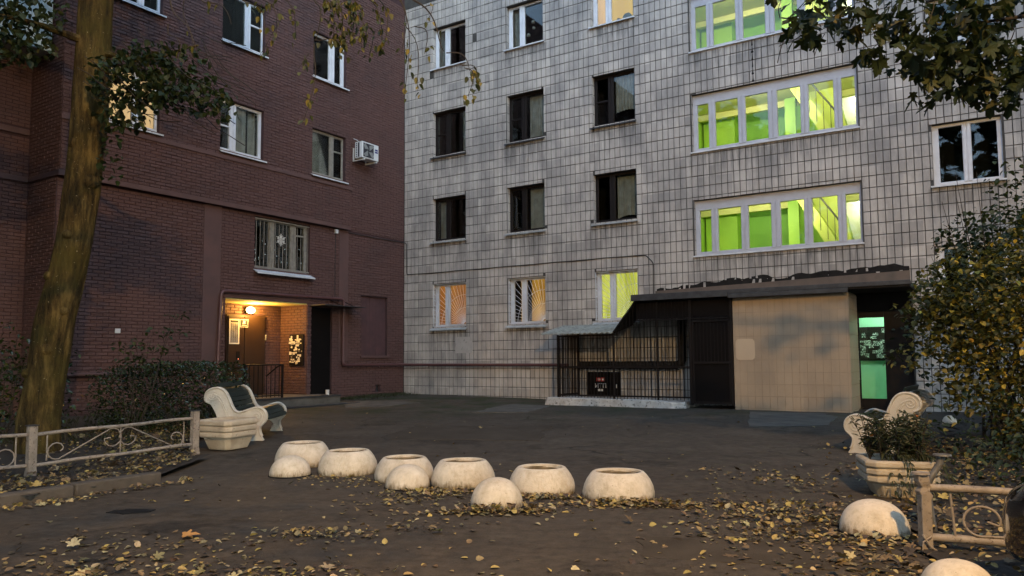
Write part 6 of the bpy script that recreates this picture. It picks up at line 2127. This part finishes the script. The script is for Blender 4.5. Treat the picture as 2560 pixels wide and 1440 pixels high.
for a, b, r0 in (((-3.4, 3.4, 5.2), (-1.2, 6.0, 5.1), 0.03), ((-3.4, 3.4, 5.8), (-0.3, 5.8, 5.4), 0.035), ((-3.3, 3.4, 6.4), (-1.5, 4.6, 6.6), 0.03), ((-3.3, 3.5, 4.9), (-2.2, 6.3, 5.0), 0.02)):
    mb.tube([p - g0 for p in wavy(a, b, 9, 0.06)], [r0 * (1 - 0.8 * i / 9) + 0.003 for i in range(10)], 6)
Y0 = 6.0
px = lambda x, y, Y=Y0: Vector(((x - 1280) / 1905 * Y, Y, 1.4 + (900 - y) / 1905 * Y))
for (x0, y0, x1, y1, r0, n, ev) in [
        (780, -60, 785, 70, 0.006, 6, None), (785, 70, 755, 290, 0.003, 16, (0.55, 1)), (785, 60, 860, 115, 0.003, 10, None), (640, -70, 680, 55, 0.004, 22, None), (590, -60, 650, 45, 0.004, 10, None), (680, -80, 730, 60, 0.004, 10, None),
        (790, -70, 830, 60, 0.005, 40, None), (820, -70, 850, 75, 0.005, 50, None), (850, -60, 880, 60, 0.005, 60, None), (870, -70, 905, 95, 0.004, 40, None), (900, -70, 960, 90, 0.004, 22, None), (910, 20, 925, 115, 0.003, 10, None), (940, -60, 965, 100, 0.004, 8, None),
        (1000, -60, 1020, 220, 0.004, 16, (0.45, 1)), (990, -60, 1012, 110, 0.004, 4, None), (1012, 20, 1052, 205, 0.003, 7, (0.7, 1)), (1040, 30, 1072, 110, 0.003, 4, (0.7, 1)),
        (1020, -50, 1120, 105, 0.007, 1, None), (1120, 105, 1195, 165, 0.004, 6, (0.7, 1)), (1165, 145, 1185, 225, 0.003, 12, None), (1160, 140, 1210, 190, 0.003, 14, None), (1060, -20, 1080, 18, 0.003, 4, None),
        (770, 100, 740, 145, 0.002, 8, None), (700, 0, 640, 110, 0.002, 5, (0.8, 1)), (480, -60, 560, 30, 0.004, 3, None), (400, -60, 470, 110, 0.005, 2, (0.8, 1)), (400, 20, 430, 115, 0.003, 2, (0.8, 1)), (440, -60, 460, 120, 0.003, 1, None)]:
    Y = rnd.uniform(5.7, 6.3)
    strand(px(x0, y0, Y), px(x1, y1, Y), r0, n, every=ev)
for _ in range(60):   # the crown above the frame
    c = Vector((rnd.uniform(-3.2, -0.4), rnd.uniform(3.4, 6.2), rnd.uniform(4.9, 6.8)))
    strand(c, c + Vector((rnd.uniform(-0.3, 0.5), rnd.uniform(-0.3, 0.5), rnd.uniform(-0.5, -0.1))), 0.004, 18)
mb.build('twig', 'twig', bt, smooth=True, kind='stuff')
order = sorted(range(len(P)), key=lambda i: in_view(Vector(P[i]) + g0))
for i in order[:150]:
    inst('leaf', leaf_mesh('birch', rnd.choice(BL)[0], 'leaf'), bt, P[i], E[i], (Z[i],) * 3)
mb = MB()
rest = order[150:]
leaves_into(mb, 'birch', [P[i] for i in rest], [E[i] for i in rest], [Z[i] for i in rest], [K[i] for i in rest])
mb.build('foliage', 'leaf', bt, kind='stuff')

foliage(bt, 'birch', 'leaf', [(tuple(Vector((-0.3, 1.3, 4.4)) - g0), (1.3, 0.7, 0.5), 420), (tuple(Vector((-1.6, 2.6, 5.0)) - g0), (1.0, 0.8, 0.6), 300)], 0.085, BL, 0, name='crown', droop=(0.2, 1.3))

# ------------------------------------------------------------------ fallen leaves
FALL = [((0.42, 0.30, 0.08), 4), ((0.27, 0.19, 0.075), 4), ((0.15, 0.095, 0.04), 4), ((0.42, 0.34, 0.17), 2), ((0.19, 0.16, 0.075), 2), ((0.07, 0.045, 0.022), 3)]


def fall_col():
    return jitter_col(rnd.choices([p[0] for p in FALL], [p[1] for p in FALL])[0], 0.2)


obst = [(x, y, 0.36) for x, y, *_ in BPL] + [(x, y, 0.25) for x, y, *_ in DM] + [(-4.12, 11.72, 0.4), (3.82, 8.12, 0.42)]


def bed_h(x, y):
    if x < left_edge(y) - 0.12:
        return 0.085
    if x > right_edge(y) + 0.05:
        return 0.03
    return 0.0


pts = []


def drop(x, y, heap=0.0):
    if any((x - a) ** 2 + (y - b) ** 2 < r * r for a, b, r in obst):
        return
    if y < 9.1 and -0.2 < (left_edge(y) - x) < 0.17 and x > -11 and y < 9:
        return
    pts.append((x, y, heap))


for _ in range(2700):                     # thin cover over the yard, denser near the viewer
    y = 3.2 + 15 * rnd.random() ** 2.2
    x = rnd.uniform(-0.72 * y - 0.5, 0.72 * y + 0.5)
    if mn2.noise((x * 0.55, y * 0.55, 0)) + 0.55 * mn2.noise((x * 1.7, y * 1.7, 2)) + rnd.uniform(-0.45, 0.45) > (0.12 if y < 9 else 0.30):
        drop(x, y)
for cx_, cy_, sx, sy, n, h in [(-0.15, 7.12, 0.30, 0.07, 260, 0.06), (1.1, 7.42, 0.40, 0.08, 330, 0.07), (1.6, 7.35, 0.2, 0.1, 50, 0.03), (0.35, 7.78, 0.35, 0.07, 200, 0.05), (-0.75, 8.15, 0.36, 0.15, 260, 0.04), (-1.0, 7.6, 0.35, 0.2, 70, 0.02),
                               (-2.0, 9.1, 0.35, 0.12, 70, 0.02), (-1.6, 8.8, 0.3, 0.2, 40, 0.01), (2.45, 6.9, 0.40, 0.42, 330, 0.05), (2.15, 6.2, 0.5, 0.35, 190, 0.03), (2.75, 5.9, 0.3, 0.12, 90, 0.05), (2.3, 5.0, 0.4, 0.4, 150, 0.03),
                               (-1.6, 6.25, 0.25, 0.12, 90, 0.04), (-0.9, 6.5, 0.4, 0.15, 40, 0.01), (-2.5, 5.2, 0.7, 0.25, 180, 0.02), (-1.5, 5.0, 0.5, 0.2, 140, 0.02), (-3.0, 5.8, 0.6, 0.3, 90, 0.01), (2.9, 9.1, 0.4, 0.3, 60, 0.02), (3.1, 8.7, 0.25, 0.2, 40, 0.02), (2.2, 4.4, 0.5, 0.3, 110, 0.02)]:
    for _ in range(int(n * 1.5)):
        x, y = rnd.gauss(cx_, sx), rnd.gauss(cy_, sy)
        q = math.exp(-((x - cx_) / sx) ** 2 / 2 - ((y - cy_) / sy) ** 2 / 2)
        drop(x, y, h * q * rnd.random())
for _ in range(420):                      # along the foot of the kerb and on it
    y = rnd.uniform(5, 9.2)
    drop(left_edge(y) + 0.2 + abs(rnd.gauss(0, 0.10)), y, 0.02 * rnd.random())
for _ in range(3600):                     # left bed
    y = rnd.uniform(6, 15)
    x = left_edge(y) - 0.15 - abs(rnd.gauss(0, 0.9))
    drop(x, y, 0.03 * rnd.random())
for _ in range(3300):                     # right bed
    y = rnd.uniform(3.2, 12)
    drop(right_edge(y) + rnd.gauss(0.55, 0.9), y, 0.03 * rnd.random())
P2, E2, Z2, K2, T2 = [], [], [], [], []
for bx, by, bs, _l in BPL:                # litter inside the bowls
    for _ in range(16):
        a_, r_ = rnd.uniform(0, 6.28), 0.17 * math.sqrt(rnd.random())
        P2.append((bx + r_ * math.cos(a_), by + r_ * math.sin(a_), ground(bx, by) + 0.195))
        E2.append((rnd.uniform(-0.7, 0.7), rnd.uniform(-0.6, 0.4), rnd.uniform(0, 6.28)))
        Z2.append(rnd.uniform(0.03, 0.065))
        T2.append('lime')
        K2.append(fall_col())
NB = len(P2)
for x, y, h in pts:
    curl = rnd.random() < 0.25 or h > 0.01
    P2.append((x, y, ground(x, y) + bed_h(x, y) + 0.008 + h))
    E2.append((rnd.uniform(-0.7, 0.7) if curl else rnd.uniform(-0.22, 0.22), rnd.uniform(-0.9, 0.4) if curl else rnd.uniform(-0.2, 0.15), rnd.uniform(0, 6.283)))
    mp_ = rnd.random() < (0.09 if x > 1.5 or x < -2 else 0.03)
    Z2.append(rnd.uniform(0.07, 0.115) if mp_ else rnd.choice([rnd.uniform(0.024, 0.045), rnd.uniform(0.035, 0.07)]))
    T2.append('maple' if mp_ else rnd.choice(['lime', 'lime', 'birch']))
    bed_shade = 0.55 if x < left_edge(y) - 0.3 else 0.82  # left bed leaves coloured darker to imitate the shade there
    K2.append(tuple(v * bed_shade for v in fall_col()))
# the nearest loose ones on the asphalt are leaves of their own
near = sorted([i for i in range(NB, len(P2)) if pts[i - NB][2] == 0 and bed_h(P2[i][0], P2[i][1]) == 0 and in_view(P2[i]) < 50], key=lambda i: P2[i][1])[:190]
ns = set(near)
FC = [p[0] for p in FALL]
for i in near:
    o = inst('fallen_leaf', leaf_mesh(T2[i], rnd.choice(FC[:5]), 'litter'), None, P2[i], E2[i], (Z2[i],) * 3)
    tag(o, 'small yellowed leaf lying loose on the dark asphalt', 'leaf', 'loose leaves on the asphalt')
big = inst('fallen_leaf', leaf_mesh('maple', (0.50, 0.24, 0.06), 'litter'), None, (-2.66, 6.15, 0.02), (0.12, -0.15, 0.4), (0.17,) * 3)
tag(big, 'large orange maple leaf alone on the asphalt at lower left', 'leaf', 'loose leaves on the asphalt')
mb = MB()
for kd in ('maple', 'lime', 'birch'):
    ii = [i for i in range(len(P2)) if T2[i] == kd and i not in ns]
    leaves_into(mb, kd, [P2[i] for i in ii], [E2[i] for i in ii], [Z2[i] for i in ii], [K2[i] for i in ii])
tag(mb.build('fallen_leaves', 'litter'), 'drifts of small yellow and brown leaves over the yard and beds', 'leaves', kind='stuff')
# grass tufts and moss at the foot of the brick wall
mb = MB()
P3, E3, Z3, K3 = [], [], [], []
for _ in range(1500):
    u = rnd.uniform(0.3, 2.9)
    o_ = abs(rnd.gauss(0, 0.35)) + 0.05
    q = LP(u, 0, o_)
    P3.append((q.x, q.y, ground(q.x, q.y) + 0.005))
    E3.append((rnd.uniform(-0.5, 0.5), rnd.uniform(-1.5, -0.5), rnd.uniform(0, 6.28)))
    Z3.append(rnd.uniform(0.04, 0.11))
    K3.append(jitter_col((0.04, 0.05, 0.018)))
for _ in range(1300):
    y = rnd.uniform(11.5, 17.5)
    x = left_edge(y) - 0.2 - 3.0 * rnd.random()
    if y > 24.77 + (x + 3.53) * 1.527 - 0.2:
        continue
    P3.append((x, y, ground(x, y) + 0.08))
    E3.append((rnd.uniform(-0.5, 0.5), rnd.uniform(-1.5, -0.5), rnd.uniform(0, 6.28)))
    Z3.append(rnd.uniform(0.05, 0.12))
    K3.append(jitter_col((0.03, 0.04, 0.014)))
leaves_into(mb, 'narrow', P3, E3, Z3, K3)
tag(mb.build('grass', 'leaf'), 'short grass at the foot of the brick wall', 'grass', kind='stuff')


# ------------------------------------------------------------------ unseen trees added round the viewer to shade the walls; reflected in windows
mb = MB()
P4, E4, Z4, K4 = [], [], [], []
wood = [((-30 + 6.0 * k, -9 + 3 * math.sin(k * 2.3), 10 + 1.2 * math.sin(k * 1.7)), (4.4, 3.5, 11.5 + math.sin(k)), 1000) for k in range(11)]
wood += [((-12.8, 9.5, 9.5), (3.6, 3.4, 5), 620), ((-14.5, 14, 9), (3.4, 3.4, 6), 520), ((-10.5, 3.5, 10.5), (3.4, 3, 3.6), 480)]
wood += [((15, -1, 11), (4, 4, 10), 620), ((18, 6, 12), (4, 4, 10), 620), ((21, 12, 11), (4, 4, 10), 560)]
for c, r, n in wood:
    for _ in range(n):
        d = Vector((rnd.gauss(0, 1), rnd.gauss(0, 1), rnd.gauss(0, 1))).normalized() * rnd.uniform(0.55, 1)
        P4.append((c[0] + d.x * r[0], c[1] + d.y * r[1], c[2] + d.z * r[2]))
        E4.append((rnd.uniform(-0.8, 0.8), rnd.uniform(-0.3, 1.2), rnd.uniform(0, 6.28)))
        Z4.append(rnd.uniform(0.7, 1.3))
        K4.append(jitter_col((0.045, 0.05, 0.018)))
    mb.tube([(c[0], c[1], -0.1), (c[0] + 0.1, c[1], 3), (c[0], c[1], 8)], [0.3, 0.22, 0.08], 8)
    mb.t.extend([(0.06, 0.045, 0.03)] * (len(mb.f) - len(mb.t)))
leaves_into(mb, 'lime', P4, E4, Z4, K4)
tag(mb.build('shade_trees', 'leaf'), 'unseen trees added round the viewer to shade the walls', 'trees', kind='stuff')
